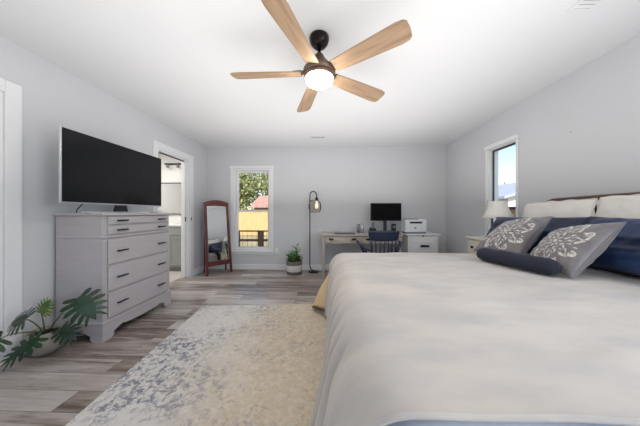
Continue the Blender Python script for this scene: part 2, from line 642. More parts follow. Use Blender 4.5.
# ---- right wall windows
def side_window(name, W, label, halves=1):
    y0, y1, z0, z1 = W
    w = struct_empty(name, (XR, (y0 + y1) / 2, z0), label)
    g = G()
    g.box(XR - 0.016, XR, y0 - 0.03, y0, z0 - 0.02, z1 + 0.002)
    g.box(XR - 0.016, XR, y1, y1 + 0.035, z0 - 0.02, z1 + 0.002)
    g.box(XR - 0.03, XR, y0 - 0.035, y1 + 0.04, z1 + 0.002, z1 + 0.055)
    g.box(XR - 0.016, XR, y0 - 0.03, y1 + 0.055, z0 - 0.08, z0 - 0.02)
    g.build('window_casing', 'trim', w, bevel=0.004)
    G().box(XR - 0.05, XR + 0.02, y0 - 0.04, y1 + 0.07, z0 - 0.02, z0).build('window_sill', 'trim', w, bevel=0.005)
    def ring(g, a0, a1, b0, b1, t, xa, xb):
        g.box(xa, xb, a0, a0 + t, b0, b1)
        g.box(xa, xb, a1 - t, a1, b0, b1)
        g.box(xa, xb, a0 + t, a1 - t, b1 - t, b1)
        g.box(xa, xb, a0 + t, a1 - t, b0, b0 + t)
    g = G()
    ring(g, y0, y1, z0, z1, 0.012, XR, XR + T)
    g.build('window_frame', 'trim', w)
    n = halves
    for k in range(n):
        ya = y0 + 0.012 + (y1 - y0 - 0.024) * k / n
        yb = y0 + 0.012 + (y1 - y0 - 0.024) * (k + 1) / n
        for (a, b, xx) in ((1.17, z1 - 0.012, XR + 0.055), (z0 + 0.012, 1.205, XR + 0.038)):
            g = G()
            ring(g, ya, yb, a, b, 0.02, xx, xx + 0.014)
            s = g.build('sash', 'dark_frame', w)
            s['label'] = 'dark window sash'
            G().box(xx + 0.005, xx + 0.009, ya + 0.019, yb - 0.019, a + 0.019, b - 0.019).build('glass_pane', 'glass', s)
    return w
side_window('window_2', W2, 'narrow window with dark sashes in the right wall above the nightstand')
side_window('window_3', W3, 'double window in the right wall behind the camera', 2)
# rear window behind the camera, added to bring in fill light
y0, y1, z0, z1 = W4
w4 = struct_empty('fill_window', ((y0 + y1) / 2, YF, z0), 'wide window added for fill light in the wall behind the camera')
g = G()
for a in (y0 - 0.08, y1):
    g.box(a, a + 0.08, YF, YF + 0.016, z0 - 0.08, z1 + 0.08)
g.box(y0, y1, YF, YF + 0.016, z1, z1 + 0.08).box(y0, y1, YF, YF + 0.016, z0 - 0.08, z0)
g.build('window_casing', 'trim', w4, bevel=0.004)
g = G()
ring_xz(g, y0, y1, z0, z1, 0.03, YF - T, YF)
for k in (1, 2):
    xm = y0 + (y1 - y0) * k / 3
    g.box(xm - 0.02, xm + 0.02, YF - 0.1, YF - 0.05, z0 + 0.03, z1 - 0.03)
g.build('window_frame', 'trim', w4)
G().box(y0 + 0.03, y1 - 0.03, YF - 0.078, YF - 0.072, z0 + 0.03, z1 - 0.03).build('glass_pane', 'glass', w4)

# ---- doors in the left wall
def casing_left(D, w, ow=0.095):
    g = G()
    y0, y1, z0, z1 = D
    g.box(XL, XL + 0.018, y0 - ow, y0, 0, z1 + ow)
    g.box(XL, XL + 0.018, y1, y1 + ow, 0, z1 + ow)
    g.box(XL, XL + 0.018, y0, y1, z1, z1 + ow)
    g.build('door_casing', 'trim', w, bevel=0.004)
    g = G()
    g.box(XL - T, XL, y0, y0 + 0.018, 0, z1).box(XL - T, XL, y1 - 0.018, y1, 0, z1).box(XL - T, XL, y0 + 0.018, y1 - 0.018, z1 - 0.018, z1)
    g.build('door_jamb', 'trim', w)
d1 = struct_empty('door_1', (XL, (D1[0] + D1[1]) / 2, 0), 'white door and casing at the left edge, nearest the camera')
casing_left(D1, d1)
g = G()
g.box(XL - 0.075, XL - 0.04, D1[0] + 0.02, D1[1] - 0.02, 0.008, 2.014)
for (a, b) in ((0.25, 0.95), (1.1, 1.85)):
    g.box(XL - 0.04, XL - 0.034, D1[0] + 0.13, D1[1] - 0.13, a, b)
dp = g.build('door_panel', 'trim', d1, bevel=0.004)
G().lathe(XL - 0.02, D1[0] + 0.09, [(0, 0.97), (0.018, 0.972), (0.026, 0.99), (0.026, 1.0), (0.018, 1.018), (0, 1.02)], 14).tube(
    [(XL - 0.04, D1[0] + 0.09, 0.995), (XL - 0.02, D1[0] + 0.09, 0.995)], 0.01).build('door_knob', 'black', dp, smooth=True)
d2 = struct_empty('door_2', (XL, (D2[0] + D2[1]) / 2, 0), 'white framed pocket doorway opening into the bathroom')
casing_left(D2, d2)
g = G().box(XL - 0.09, XL - 0.05, D2[1] - 0.06, D2[1] - 0.018, 0.01, 2.03)
pd = g.build('pocket_door', 'trim', d2)
G().box(XL - 0.05, XL - 0.046, D2[1] - 0.052, D2[1] - 0.03, 0.98, 1.06).build('door_latch', 'black', pd)
G().box(XL + 0.0185, XL + 0.023, D2[1] + 0.012, D2[1] + 0.03, 1.0, 1.05).build('strike_plate', 'black', d2)
G().box(XL - 0.06, XL - 0.001, D2[0] + 0.019, D2[0] + 0.03, 1.9, 2.0).build('door_hinge', 'black', d2)
G().box(XL - 0.085, XL - 0.055, D2[0] + 0.02, D2[1] - 0.06, 2.022, 2.031).build('door_track', 'black', d2)

# ------------------------------------------------------------------ bathroom beyond the doorway
BX0, BX1, BY0, BY1 = -4.7, XL - T, 2.5, 4.95
struct(G().box(BX0, BX1, BY0, BY1, -0.12, 0.001).build('floor_bathroom', 'bath_floor'))
struct(G().box(BX0, BX1, BY0, BY1, ZC, ZC + 0.1).build('ceiling_bathroom', 'ceiling'))
struct(G().box(BX0, BX1, BY1, BY1 + 0.1, 0, ZC).build('wall_bathroom_back', 'bath_wall'))
struct(G().box(BX0, BX1, BY0 - 0.1, BY0, 0, ZC).build('wall_bathroom_front', 'bath_wall'))
struct(G().box(BX0 - 0.1, BX0, BY0 - 0.1, BY1 + 0.1, 0, ZC).build('wall_bathroom_left', 'bath_wall'))
struct(G().box(BX1 - 0.015, BX1, YB + T, BY1, 0, ZC).build('wall_bathroom_right', 'bath_wall'))

vx0, vx1, vy0, vy1 = -4.0, -2.62, 4.30, 4.945
van = thing('bathroom_vanity', 'grey bathroom vanity cabinet with paneled doors seen through the doorway', 'cabinet', ((vx0 + vx1) / 2, (vy0 + vy1) / 2, 0.001))
G().box(vx0, vx1, vy0, vy1, 0.09, 0.87).box(vx0 + 0.02, vx1 - 0.02, vy0 + 0.07, vy1, 0.001, 0.09).build('body', 'vanity', van)
for k in range(3):
    a = vx0 + 0.02 + (vx1 - vx0 - 0.04) * k / 3
    b = vx0 + 0.02 + (vx1 - vx0 - 0.04) * (k + 1) / 3
    g = G()
    ring_xz(g, a + 0.01, b - 0.01, 0.12, 0.68, 0.06, vy0 - 0.02, vy0 - 0.001)
    g.box(a + 0.07, b - 0.07, vy0 - 0.012, vy0 - 0.001, 0.18, 0.62)
    dd = g.build('door', 'vanity', van, bevel=0.003)
    G().box(b - 0.055, b - 0.045, vy0 - 0.04, vy0 - 0.02, 0.52, 0.62).build('handle', 'black', dd)
    dr = G().box(a + 0.01, b - 0.01, vy0 - 0.02, vy0 - 0.001, 0.70, 0.855).build('drawer', 'vanity', van, bevel=0.003)
G().box(vx0 - 0.01, vx1 + 0.01, vy0 - 0.03, vy1, 0.87, 0.905).box(vx0 - 0.01, vx1 + 0.01, vy1 - 0.02, vy1, 0.905, 1.0).build('countertop', 'cabinet_white', van, bevel=0.003)
fx, fy = -2.86, 4.62
fa = thing('bathroom_faucet', 'black faucet standing on the white vanity top', 'faucet', (fx, fy, 0.905))
G().box(fx - 0.05, fx + 0.05, fy - 0.035, fy + 0.035, 0.906, 0.935).build('base', 'black', fa, bevel=0.004)
G().tube([(fx, fy, 0.93), (fx, fy, 1.06), (fx, fy - 0.03, 1.085), (fx, fy - 0.12, 1.085), (fx, fy - 0.135, 1.06)], 0.018, 12).build('spout', 'black', fa, smooth=True)
G().bar((fx - 0.02, fy, 1.045), (fx - 0.11, fy, 1.05), 0.014, 0.012).build('lever', 'black', fa)
bm_ = thing('bathroom_mirror', 'wide bathroom wall mirror with thin black frame above the vanity', 'mirror', (-3.3, 4.945, 1.1))
g = G()
ring_xz(g, -3.95, -2.76, 1.10, 1.80, 0.018, 4.915, 4.945)
g.build('frame', 'black', bm_)
G().box(-3.932, -2.778, 4.925, 4.935, 1.118, 1.782).build('mirror_glass', 'mirror', bm_)
bl = thing('vanity_light', 'black bar vanity light with glass shades above the bathroom mirror', 'light', (-3.3, 4.94, 2.1))
G().box(-3.6, -2.95, 4.90, 4.945, 2.195, 2.225).build('bar', 'black', bl)
for sx in (-3.5, -3.27, -3.04):
    G().tube([(sx, 4.90, 2.21), (sx, 4.86, 2.21), (sx, 4.86, 2.19)], 0.008, 8).build('arm', 'black', bl)
    G().lathe(sx, 4.86, [(0.0, 2.19), (0.02, 2.19), (0.032, 2.12), (0.03, 2.12), (0.0, 2.13)][::-1], 16).build('lamp_shade', 'grey_plastic', bl, smooth=True)
light('bathroom_lamp_glow', 'AREA', (-3.5, 3.7, 2.42), (0, 0, -1), 26, (1, 0.97, 0.93), shape='RECTANGLE', size=0.9, size_y=0.9)
# towel on a ring
tw = thing('hand_towel', 'grey hand towel hanging on a hook beside the bathroom mirror', 'towel', (-2.70, 4.86, 1.2))
def towel(u, v):
    w = 0.035 + 0.075 * (1 - v) ** 0.8
    return (-2.70 + (u - 0.5) * 2 * w, 4.90 + 0.022 * math.sin(u * 14 + v * 2) - 0.01, 1.14 + 0.60 * v)
G().grid(towel, 24, 10).build('cloth', 'towel', tw, smooth=True, solid=0.008)
G().tube([(-2.70, 4.945, 1.76), (-2.70, 4.89, 1.75), (-2.70, 4.89, 1.77)], 0.007, 8).build('hook', 'black', tw)

# ------------------------------------------------------------------ outdoors
og = G().box(-40, 40, YB + T, 60, -0.55, -0.45).box(XR + T, 60, -30, YB + T, -0.55, -0.45)
og.build('ground_yard', 'ground')['kind'] = 'structure'
# cedar fence behind the back wall
fe = thing('cedar_fence', 'yellow cedar board privacy fence seen through the back window', 'fence', (-5, 16, -0.45))
g = G()
xx = -11.0
random.seed(3)
while xx < 3.0:
    g.box(xx, xx + 0.135, 16.0, 16.02, -0.43, 1.28 + random.uniform(-0.01, 0.01))
    xx += 0.143
g.build('boards', 'wood_fence', fe)
G().box(-11, 3, 15.985, 16.0, 1.18, 1.27).box(-11, 3, 15.985, 16.0, -0.2, -0.11).build('rail', 'wood_fence', fe)
# deck railing
ra = thing('deck_railing', 'brown timber railing with wire mesh outside the back window', 'railing', (-2.3, 6.6, -0.45))
for px in (-3.95, -2.62, -1.96, -0.6):
    wd = 0.16 if abs(px + 1.96) < 0.01 else 0.07
    G().box(px - wd / 2, px + wd / 2, 6.56, 6.64, -0.359, 0.585).build('post', 'wood_dark', ra)
G().box(-4.0, -0.5, 6.55, 6.65, 0.586, 0.62).build('top_rail', 'wood_dark', ra)
G().box(-4.0, -0.5, 6.585, 6.60, 0.30, 0.37).build('middle_rail', 'wood_dark', ra)
g = G()
k = -3.9
while k < -0.55:
    g.box(k, k + 0.006, 6.60, 6.606, -0.05, 0.58)
    k += 0.14
for zz in (0.0, 0.15, 0.45):
    g.box(-3.95, -0.55, 6.607, 6.612, zz, zz + 0.006)
g.build('wire_mesh', 'black', ra)
G().box(-4.0, 0.5, YB + T + 0.01, 6.8, -0.5, -0.36).build('deck', 'wood_dark')
tag(bpy.data.objects['deck'], 'low brown timber deck outside the back window', 'deck')
# shed behind the fence
sh = thing('garden_shed', 'small shed with faded red roof behind the cedar fence', 'shed', (-6.0, 21, -0.45))
G().box(-6.6, -3.2, 20.2, 22.4, -0.45, 1.75).build('walls', 'wood_dark', sh)
G().hexa([(-6.9, 19.9, 1.6), (-3.0, 19.9, 1.6), (-3.0, 21.3, 2.65), (-6.45, 21.3, 2.65)],
         [(-6.9, 19.9, 1.7), (-3.0, 19.9, 1.7), (-3.0, 21.3, 2.75), (-6.45, 21.3, 2.75)]).hexa(
    [(-6.45, 21.3, 2.65), (-3.0, 21.3, 2.65), (-3.0, 22.7, 1.6), (-6.9, 22.7, 1.6)],
    [(-6.45, 21.3, 2.75), (-3.0, 21.3, 2.75), (-3.0, 22.7, 1.7), (-6.9, 22.7, 1.7)]).build('roof', 'roof_red', sh)

def tree(name, label, cx, cy, h, spread, n, seed, leafmat='tree_leaf', size=0.22, low=0.25):
    random.seed(seed)
    t = thing(name, label, 'tree', (cx, cy, -0.45))
    g = G()
    g.tube([(cx, cy, -0.45), (cx + 0.1, cy, h * 0.3), (cx - 0.05, cy, h * 0.75)], [0.28, 0.2, 0.06], 10)
    tips = []
    for k in range(16):
        a = random.uniform(0, 2 * PI)
        z0 = h * random.uniform(0.22, 0.6)
        r = spread * random.uniform(0.4, 0.9)
        p1 = V((cx + r * 0.5 * math.cos(a), cy + r * 0.5 * math.sin(a), z0 + h * 0.1))
        p2 = V((cx + r * math.cos(a), cy + r * math.sin(a), z0 + h * random.uniform(0.15, 0.35)))
        g.tube([(cx, cy, z0), p1, p2], [0.09, 0.05, 0.015], 6)
        tips += [p1, p2]
    g.build('trunk', 'bark', t, smooth=True)
    if n:
        g = G()
        for k in range(n):
            c = V(random.choice(tips)) + V((random.gauss(0, spread * 0.27), random.gauss(0, spread * 0.27), random.gauss(0, h * 0.13)))
            if c.z < h * low:
                c.z = h * low + random.random() * 0.8
            d = V((random.gauss(0, 1), random.gauss(0, 1), random.gauss(0, 1))).normalized()
            s = d.orthogonal().normalized()
            L = size * random.uniform(0.6, 1.3)
            w = d.cross(s) * L * 0.35
            q = [c - s * L * 0.5, c + w, c + s * L * 0.5, c - w]
            g.bm.faces.new([g.bm.verts.new(p) for p in q])
        g.build('foliage', leafmat, t)
    return t
tree('leafy_tree', 'large leafy olive green tree behind the shed, left side of the view', -9.8, 24, 6.6, 2.8, 7000, 5, size=0.30, low=0.12)
tree('leafy_tree', 'large leafy tree on the right of the back window view', -6.3, 31, 9.2, 3.0, 7000, 9, size=0.36, low=0.15)
tree('bare_tree', 'distant bare tree over the roof in the side window', 21.5, 28.5, 6.5, 2.4, 0, 4)

# neighbour's house and fence seen through the right window
nh = thing('neighbour_house', 'neighbouring house with pale grey shingle roof outside the side window', 'house', (14.0, 17, -0.45))
G().prism([(10.6, -0.45), (18.6, -0.45), (18.6, 2.1), (14.6, 3.2), (10.6, 2.1)], 'y', 13.8, 21.5).build('walls', 'siding', nh)
G().prism([(10.1, 1.95), (14.6, 3.35), (19.1, 1.95), (19.1, 2.10), (14.6, 3.52), (10.1, 2.10)], 'y', 13.4, 21.9).build('roof', 'shingle', nh)
f2 = thing('board_fence', 'brown board fence outside the side window', 'fence', (8.5, 10, -0.45))
g = G()
k = 2.0
while k < 16:
    g.box(8.5, 8.52, k, k + 0.135, -0.43, 1.42)
    k += 0.143
g.build('boards', 'wood_dark', f2)
G().box(8.46, 8.5, 2.0, 16.0, 1.2, 1.29).build('rail', 'wood_dark', f2)

# ------------------------------------------------------------------ rug
rz = math.radians(4.4)
RX, RY = -1.502, 2.700
def rp(u, v):  # u along far edge, v towards the camera
    return (RX + u * math.cos(rz) + v * math.sin(rz), RY + u * math.sin(rz) - v * math.cos(rz))
g = G()
q = [rp(0, 0), rp(2.45, 0), rp(2.45, 3.05), rp(0, 3.05)]
g.hexa([(p[0], p[1], 0.001) for p in q], [(p[0], p[1], 0.013) for p in q])
tag(g.build('area_rug', 'rug', origin=(-0.5, 1.3, 0.001), bevel=0.004), 'large distressed cream and grey area rug lying on the plank floor', 'rug')

# ------------------------------------------------------------------ bed
BY_0, BY_1 = 0.47, 2.48      # near and far side of the mattress
BX_0, BX_1 = 0.06, 2.19      # foot and head
BT = 0.70
bed = thing('bed', 'king bed with dark wood headboard against the right wall', 'bed', (1.2, 1.48, 0.0))
g = G()
def hb_top(y):
    t = (y - 1.46) / 0.98
    return 1.236 + 0.010 * math.cos(t * PI * 0.5) - 0.04 * max(0.0, abs(t) - 0.93) / 0.07
poly = [(0.48, 0.25), (2.44, 0.25)]
N = 40
for i in range(N + 1):
    y = 2.44 - 1.96 * i / N
    poly.append((y, hb_top(y)))
g.prism(poly, 'x', 2.225, 2.265)
hbd = g.build('headboard', 'headboard', bed, bevel=0.006)
def rail_pt(i):
    y = 2.45 - 1.98 * i / N
    return (2.245, y, hb_top(min(max(y, 0.48), 2.44)) + 0.012)
G().tube([rail_pt(i) for i in range(N + 1)], 0.026, 10).build('headboard_rail', 'headboard', hbd, smooth=True)
for y in (0.50, 2.42):
    G().box(2.2, 2.27, y - 0.035, y + 0.035, 0.014 if y < 2 else 0.002, 0.5).build('leg', 'headboard', bed)
for y in (0.55, 2.36):
    G().box(0.14, 0.21, y - 0.035, y + 0.035, 0.014, 0.2).build('leg', 'headboard', bed)
G().box(0.12, 2.22, 0.50, 0.54, 0.2, 0.34).box(0.12, 2.22, 2.40, 2.44, 0.2, 0.34).box(0.12, 0.16, 0.54, 2.40, 0.2, 0.34).build('side_rail', 'headboard', bed)
G().box(0.17, 2.19, 0.545, 2.395, 0.22, 0.42).build('box_spring', 'mattress', bed, bevel=0.03)
G().box(0.14, 2.2, 0.46, 2.43, 0.425, BT - 0.022).build('mattress', 'mattress', bed, bevel=0.08, seg=5)

def cloth(xf, yn, yf, zt, s_over, t_near, t_far, xhead, rad=0.07, flare=0.10, wave=0.012, seed=0.0, zmin=0.03, nearflare=0.0, cflare=0.0, grow=0.0, folds=False):
    """surface draped over the bed: foot edge at x=xf, near edge at y=yn, far edge y=yf; overhangs in metres of cloth"""
    def fn(u, v):
        s = -s_over + u * (s_over + (xhead - xf))       # along x; negative = foot drape
        t = -t_near + v * (t_near + (yf - yn) + t_far)  # along y
        a = max(0.0, rad - s)
        L = yf - yn
        bn = max(0.0, rad - t) if t_near > 0 else 0.0
        bf = max(0.0, t - (L - rad)) if t_far > 0 else 0.0
        b = max(bn, bf)
        r = math.hypot(a, b)
        # quarter-round then straight down with a slight flare
        arc = rad * PI / 2
        if r < arc:
            ang = r / rad
            out, drop = rad * math.sin(ang), rad * (1 - math.cos(ang))
        else:
            d = r - arc
            fl = flare + (cflare * (2 * a * b / (r * r)) if r > 0 else 0)
            out, drop = rad + d * fl, rad + d * math.sqrt(max(0.0, 1 - fl * fl))
        x0 = max(s, rad) + xf
        y0 = min(max(t, rad if t_near > 0 else -9), (L - rad) if t_far > 0 else 99) + yn
        ca = a / r if r > 1e-6 else 0.0
        cb = b / r if r > 1e-6 else 0.0
        hang = min(1.0, max(0.0, (drop - rad * 0.5) / 0.35))
        w = wave * hang * (math.sin(t * 13 + seed + 1.2 * math.sin(t * 5)) * ca + math.sin(s * 15 + seed) * cb)
        if folds:
            for (tc, dp, wd) in ((0.27, 0.05, 0.026), (0.40, 0.055, 0.024), (0.50, 0.05, 0.022), (0.64, 0.045, 0.026), (0.86, 0.04, 0.03), (1.2, 0.03, 0.035), (1.62, 0.03, 0.04)):
                w -= dp * min(1.0, max(0.0, drop - 0.03) / 0.16) * ca * math.exp(-((t + 0.30 * drop - tc - 0.08) / wd) ** 2)
        w += nearflare * hang * ca * max(0.0, 1 - t / 1.2)
        x = x0 - (out + w + grow) * ca
        sgn = 1 if bf >= bn else -1
        y = y0 + sgn * (out + w + grow) * cb
        z = zt - drop
        z += 0.007 * noise.noise(V((s * 2.2, t * 2.2, seed))) + 0.005 * noise.noise(V((s * 4 + t * 3, t * 7 - s * 2, seed + 9))) + 0.0028 * noise.noise(V((s * 5, t * 8, seed + 5))) if hang < 0.2 else 0
        if z < zmin:
            ex = zmin - z
            x -= ca * ex * 0.3
            z = zmin + 0.003 * math.sin(t * 40)
        return (x, y, z)
    return fn
g = G().grid(cloth(0.10, 0.395, 2.46, 0.685, 0.40, 0.42, 0.0, 2.1, rad=0.10, flare=0.05, wave=0.006), 50, 60)
tag(g.build('bed_sheet', 'sheet', smooth=True, solid=0.003), 'pale blue sheet showing at the near edge of the bed', 'sheet')
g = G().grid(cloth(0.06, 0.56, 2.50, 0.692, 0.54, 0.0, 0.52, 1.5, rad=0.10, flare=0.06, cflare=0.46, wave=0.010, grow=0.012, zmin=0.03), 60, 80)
tag(g.build('warm_lit_underlayer', 'tan', smooth=True, solid=0.003), 'tan layer added under the ivory blanket at the far foot corner for its warm lit side', 'blanket layer')  # added layer: warm light on the blanket's far side, put into its colour
g = G().grid(cloth(0.025, 0.468, 2.53, 0.711, 0.60, 0.0, 0.42, 1.90, rad=0.15, flare=0.045, cflare=0.12, wave=0.016, nearflare=0.10, folds=True, seed=1.3, zmin=0.04), 110, 250)
bk = g.build('fleece_blanket', 'blanket', smooth=True, solid=0.006)
tag(bk, 'ivory fleece blanket spread over the bed and hanging off its foot', 'blanket')
fnb = cloth(0.025, 0.468, 2.53, 0.716, 0.60, 0.0, 0.42, 1.90, rad=0.15, flare=0.045, cflare=0.12, wave=0.016, nearflare=0.10, folds=True, seed=1.3, zmin=0.04)
pts = [fnb(i / 90, 0.004) for i in range(91)]
G().tube(pts, 0.004, 6).build('hem', 'blanket', bk, smooth=True)

# ---- pillows from their four corners
def pillow_fn(BL, BR, TR, TL, th, pinch=0.05, wr=0.006, seed=0.0, sign=1):
    BL, BR, TR, TL = map(V, (BL, BR, TR, TL))
    nrm = (BR - BL).cross(TL - BL).normalized() * sign
    cen = (BL + BR + TR + TL) / 4
    def pos(u, v, side):
        # u, v in -1..1
        pu = u * (1 - pinch * (1 - v * v) * 0 - 0) 
        p = ((BL * (1 - u) + BR * (1 + u)) / 2) * (1 - v) / 2 + ((TL * (1 - u) + TR * (1 + u)) / 2) * (1 + v) / 2
        # edges between corners pull inwards
        k = pinch * (1 - v * v) * abs(u) ** 3
        m = pinch * (1 - u * u) * abs(v) ** 3
        cu = ((BL + TL) / 2 * (1 - 0) ) 
        p = p + (cen - p) * (k + m)
        e = max(0.0, (1 - u ** 2)) ** 0.5 * max(0.0, (1 - v ** 2)) ** 0.5
        e = e ** 0.8
        w = wr * noise.noise(V((u * 2.6 + seed, v * 2.6, seed))) * min(1, e * 2) + wr * 0.6 * noise.noise(V((u * 6, v * 6 + seed, seed))) * min(1, e * 2)
        return p + nrm * side * (e * th / 2 + w + 0.002)
    return pos
def add_pillow(name, label, corners, th, material, group=None, n=36, pinch=0.05, wr=0.008, seed=0.0, pattern=None, piping=None, sign=1, flange=None):
    pos = pillow_fn(*corners, th, pinch, wr, seed, sign)
    g = G()
    bm = g.bm
    front = [[bm.verts.new(pos(-1 + 2 * i / n, -1 + 2 * j / n, 1)) for j in range(n + 1)] for i in range(n + 1)]
    back = [[None] * (n + 1) for _ in range(n + 1)]
    for i in range(n + 1):
        for j in range(n + 1):
            back[i][j] = bm.verts.new(pos(-1 + 2 * i / n, -1 + 2 * j / n, -1))
    for i in range(n):
        for j in range(n):
            bm.faces.new((front[i][j], front[i + 1][j], front[i + 1][j + 1], front[i][j + 1]))
            bm.faces.new((back[i][j], back[i][j + 1], back[i + 1][j + 1], back[i + 1][j]))
    for k in range(n):
        for (a, b) in (((k, 0), (k + 1, 0)), ((k, n), (k + 1, n)), ((0, k), (0, k + 1)), ((n, k), (n, k + 1))):
            bm.faces.new((front[a[0]][a[1]], front[b[0]][b[1]], back[b[0]][b[1]], back[a[0]][a[1]]))
    vals = None
    if pattern:
        vals = [pattern(-1 + 2 * i / n, -1 + 2 * j / n) for i in range(n + 1) for j in range(n + 1)] + [0.0] * ((n + 1) ** 2)
    o = g.build(name, material, smooth=True)
    if vals:
        at = o.data.attributes.new('weave', 'FLOAT', 'POINT')
        at.data.foreach_set('value', vals)
    tag(o, label, 'pillow', group)
    if piping:
        loop = []
        m = 30
        for k in range(m):
            loop.append(pos(-1 + 2 * k / m, -1, 0))
        for k in range(m):
            loop.append(pos(1, -1 + 2 * k / m, 0))
        for k in range(m):
            loop.append(pos(1 - 2 * k / m, 1, 0))
        for k in range(m + 1):
            loop.append(pos(-1, 1 - 2 * k / m, 0))
        G().tube(loop, 0.0045, 6).build('piping', piping, o, smooth=True)
    if flange:
        def fl(u, v):
            # flat ruffled border around the pillow
            t = u * 4
            k = int(t) % 4
            f = (t - int(t)) * 2 - 1
            e = [(f, -1), (1, f), (-f, 1), (-1, -f)][k]
            p = pos(e[0], e[1], 0)
            c = pos(0, 0, 0)
            d = (p - c).normalized()
            return p + d * flange * v * (0.75 + 0.25 * math.sin(u * 90)) + V((0.006 * math.sin(u * 120) * v, 0, 0))
        G().grid(fl, 160, 3).build('flange', material, o, smooth=True, solid=0.003)
    return o

def teardrop(u, v, cx, cy, ang, L, w, curl=0.0):
    x, y = u - cx, v - cy
    c, s = math.cos(ang), math.sin(ang)
    x, y = x * c + y * s, -x * s + y * c
    t = x / L
    if t < 0 or t > 1:
        return False
    y -= curl * t * t
    return abs(y) < w * math.sqrt(max(0.0, t * (1 - t) * 4)) * (1.25 - t)
def damask(u, v):
    u, v = u * 0.86, v * 0.86
    r = math.hypot(u, v)
    th = math.atan2(v, u)
    if r > 0.86:
        return 0.0
    if r < 0.06:
        return 1.0
    for (n, r0, L, w, curl, off) in ((8, 0.09, 0.13, 0.035, 0.0, 0), (8, 0.22, 0.15, 0.04, 0.05, 0.39), (12, 0.36, 0.13, 0.032, -0.05, 0.1),
                                    (12, 0.40, 0.10, 0.02, 0.05, 0.36), (8, 0.52, 0.22, 0.05, 0.12, 0.0), (8, 0.50, 0.16, 0.03, -0.10, 0.30)):
        for k in range(n):
            a = off + 2 * PI * k / n
            cx, cy = r0 * math.cos(a), r0 * math.sin(a)
            if teardrop(u, v, cx, cy, a, L, w, curl):
                return 1.0
    for (n, r0, L, w, curl, off) in ((16, 0.30, 0.07, 0.014, 0.0, 0.0), (20, 0.47, 0.06, 0.013, 0.02, 0.1), (16, 0.62, 0.10, 0.022, -0.05, 0.15), (8, 0.70, 0.15, 0.035, 0.09, 0.2)):
        for k in range(n):
            a = off + 2 * PI * k / n
            if teardrop(u, v, r0 * math.cos(a), r0 * math.sin(a), a + 0.5, L, w, curl):
                return 1.0
    # paisley comma rings near the corners
    for k in range(4):
        a = PI / 4 + k * PI / 2
        for da in (-0.32, 0.32):
            cx, cy = 0.74 * math.cos(a + da), 0.74 * math.sin(a + da)
            d = math.hypot(u - cx, (v - cy))
            if 0.045 < d < 0.085 and not (math.atan2(v - cy, u - cx) - a + PI) % (2 * PI) < 0.7:
                return 1.0
            if d < 0.02:
                return 1.0
    return 0.0

# white shams against the headboard
add_pillow('white_sham', 'white cotton sham standing against the headboard, the one nearer the window',
           [(2.06, 2.58, 0.74), (2.06, 1.915, 0.74), (2.155, 1.91, 1.24), (2.155, 2.55, 1.225)], 0.11, 'pillow_white', 'white shams against the headboard', seed=1.0, flange=0.016, pinch=0.0)
add_pillow('white_sham', 'white cotton sham at the right edge of the photo, against the headboard',
           [(2.06, 1.885, 0.74), (2.06, 1.22, 0.74), (2.155, 1.24, 1.25), (2.155, 1.88, 1.25)], 0.11, 'pillow_white', 'white shams against the headboard', seed=4.0, flange=0.016, pinch=0.0)
# blue pillows
add_pillow('blue_pillow', 'large satin navy blue pillow behind the left silver patterned pillow',
           [(1.80, 2.76, 0.75), (1.84, 1.83, 0.76), (2.03, 1.835, 1.095), (1.98, 2.74, 1.08)], 0.13, 'blue', 'navy blue bed pillows', seed=2.0, wr=0.016, piping='blue')
add_pillow('blue_pillow', 'large satin navy blue pillow at the right edge behind the front patterned pillow',
           [(1.80, 1.80, 0.765), (1.80, 1.02, 0.765), (2.01, 1.00, 1.08), (2.02, 1.83, 1.10)], 0.14, 'blue', 'navy blue bed pillows', seed=6.0, wr=0.018, piping='blue')
# silver damask pillows
add_pillow('patterned_pillow', 'silver grey damask throw pillow standing behind the left end of the navy bolster',
           [(1.47, 2.36, 0.745), (1.58, 1.93, 0.745), (1.86, 1.955, 1.10), (1.80, 2.38, 1.03)], 0.17, 'damask', 'silver damask throw pillows', n=110, seed=3.0, pattern=damask, piping='damask', pinch=0.07)
add_pillow('patterned_pillow', 'silver grey damask throw pillow tilted at the right, resting past the bolster end',
           [(1.60, 1.90, 0.74), (1.50, 1.455, 0.73), (1.76, 1.41, 1.075), (1.80, 1.84, 1.0)], 0.16, 'damask', 'silver damask throw pillows', n=110, seed=8.0, pattern=damask, piping='damask', pinch=0.07)
# bolster
bc0, bc1 = V((1.325, 2.05, 0.777)), V((1.465, 1.50, 0.777))
bd = (bc1 - bc0)
prof = [(0.0, 0.0), (0.02, 0.006), (0.04, 0.022), (0.052, 0.05)]
pts, rs = [], []
L = bd.length
for s_, r_ in ((0, 0.006), (0.006, 0.03), (0.02, 0.046), (0.05, 0.055)):
    pts.append(bc0 + bd * (s_ / L)); rs.append(r_)
for k in range(1, 12):
    t = 0.05 + (L - 0.1) * k / 12
    pts.append(bc0 + bd * (t / L)); rs.append(0.056 + 0.0012 * math.sin(k * 1.7))
for s_, r_ in ((0.05, 0.055), (0.02, 0.046), (0.006, 0.03), (0, 0.006)):
    pts.append(bc1 - bd * (s_ / L)); rs.append(r_)
bo = G().tube(pts, rs, 28).build('bolster_pillow', 'navy', smooth=True)
tag(bo, 'round navy velvet bolster pillow lying in front of the patterned pillows', 'pillow')

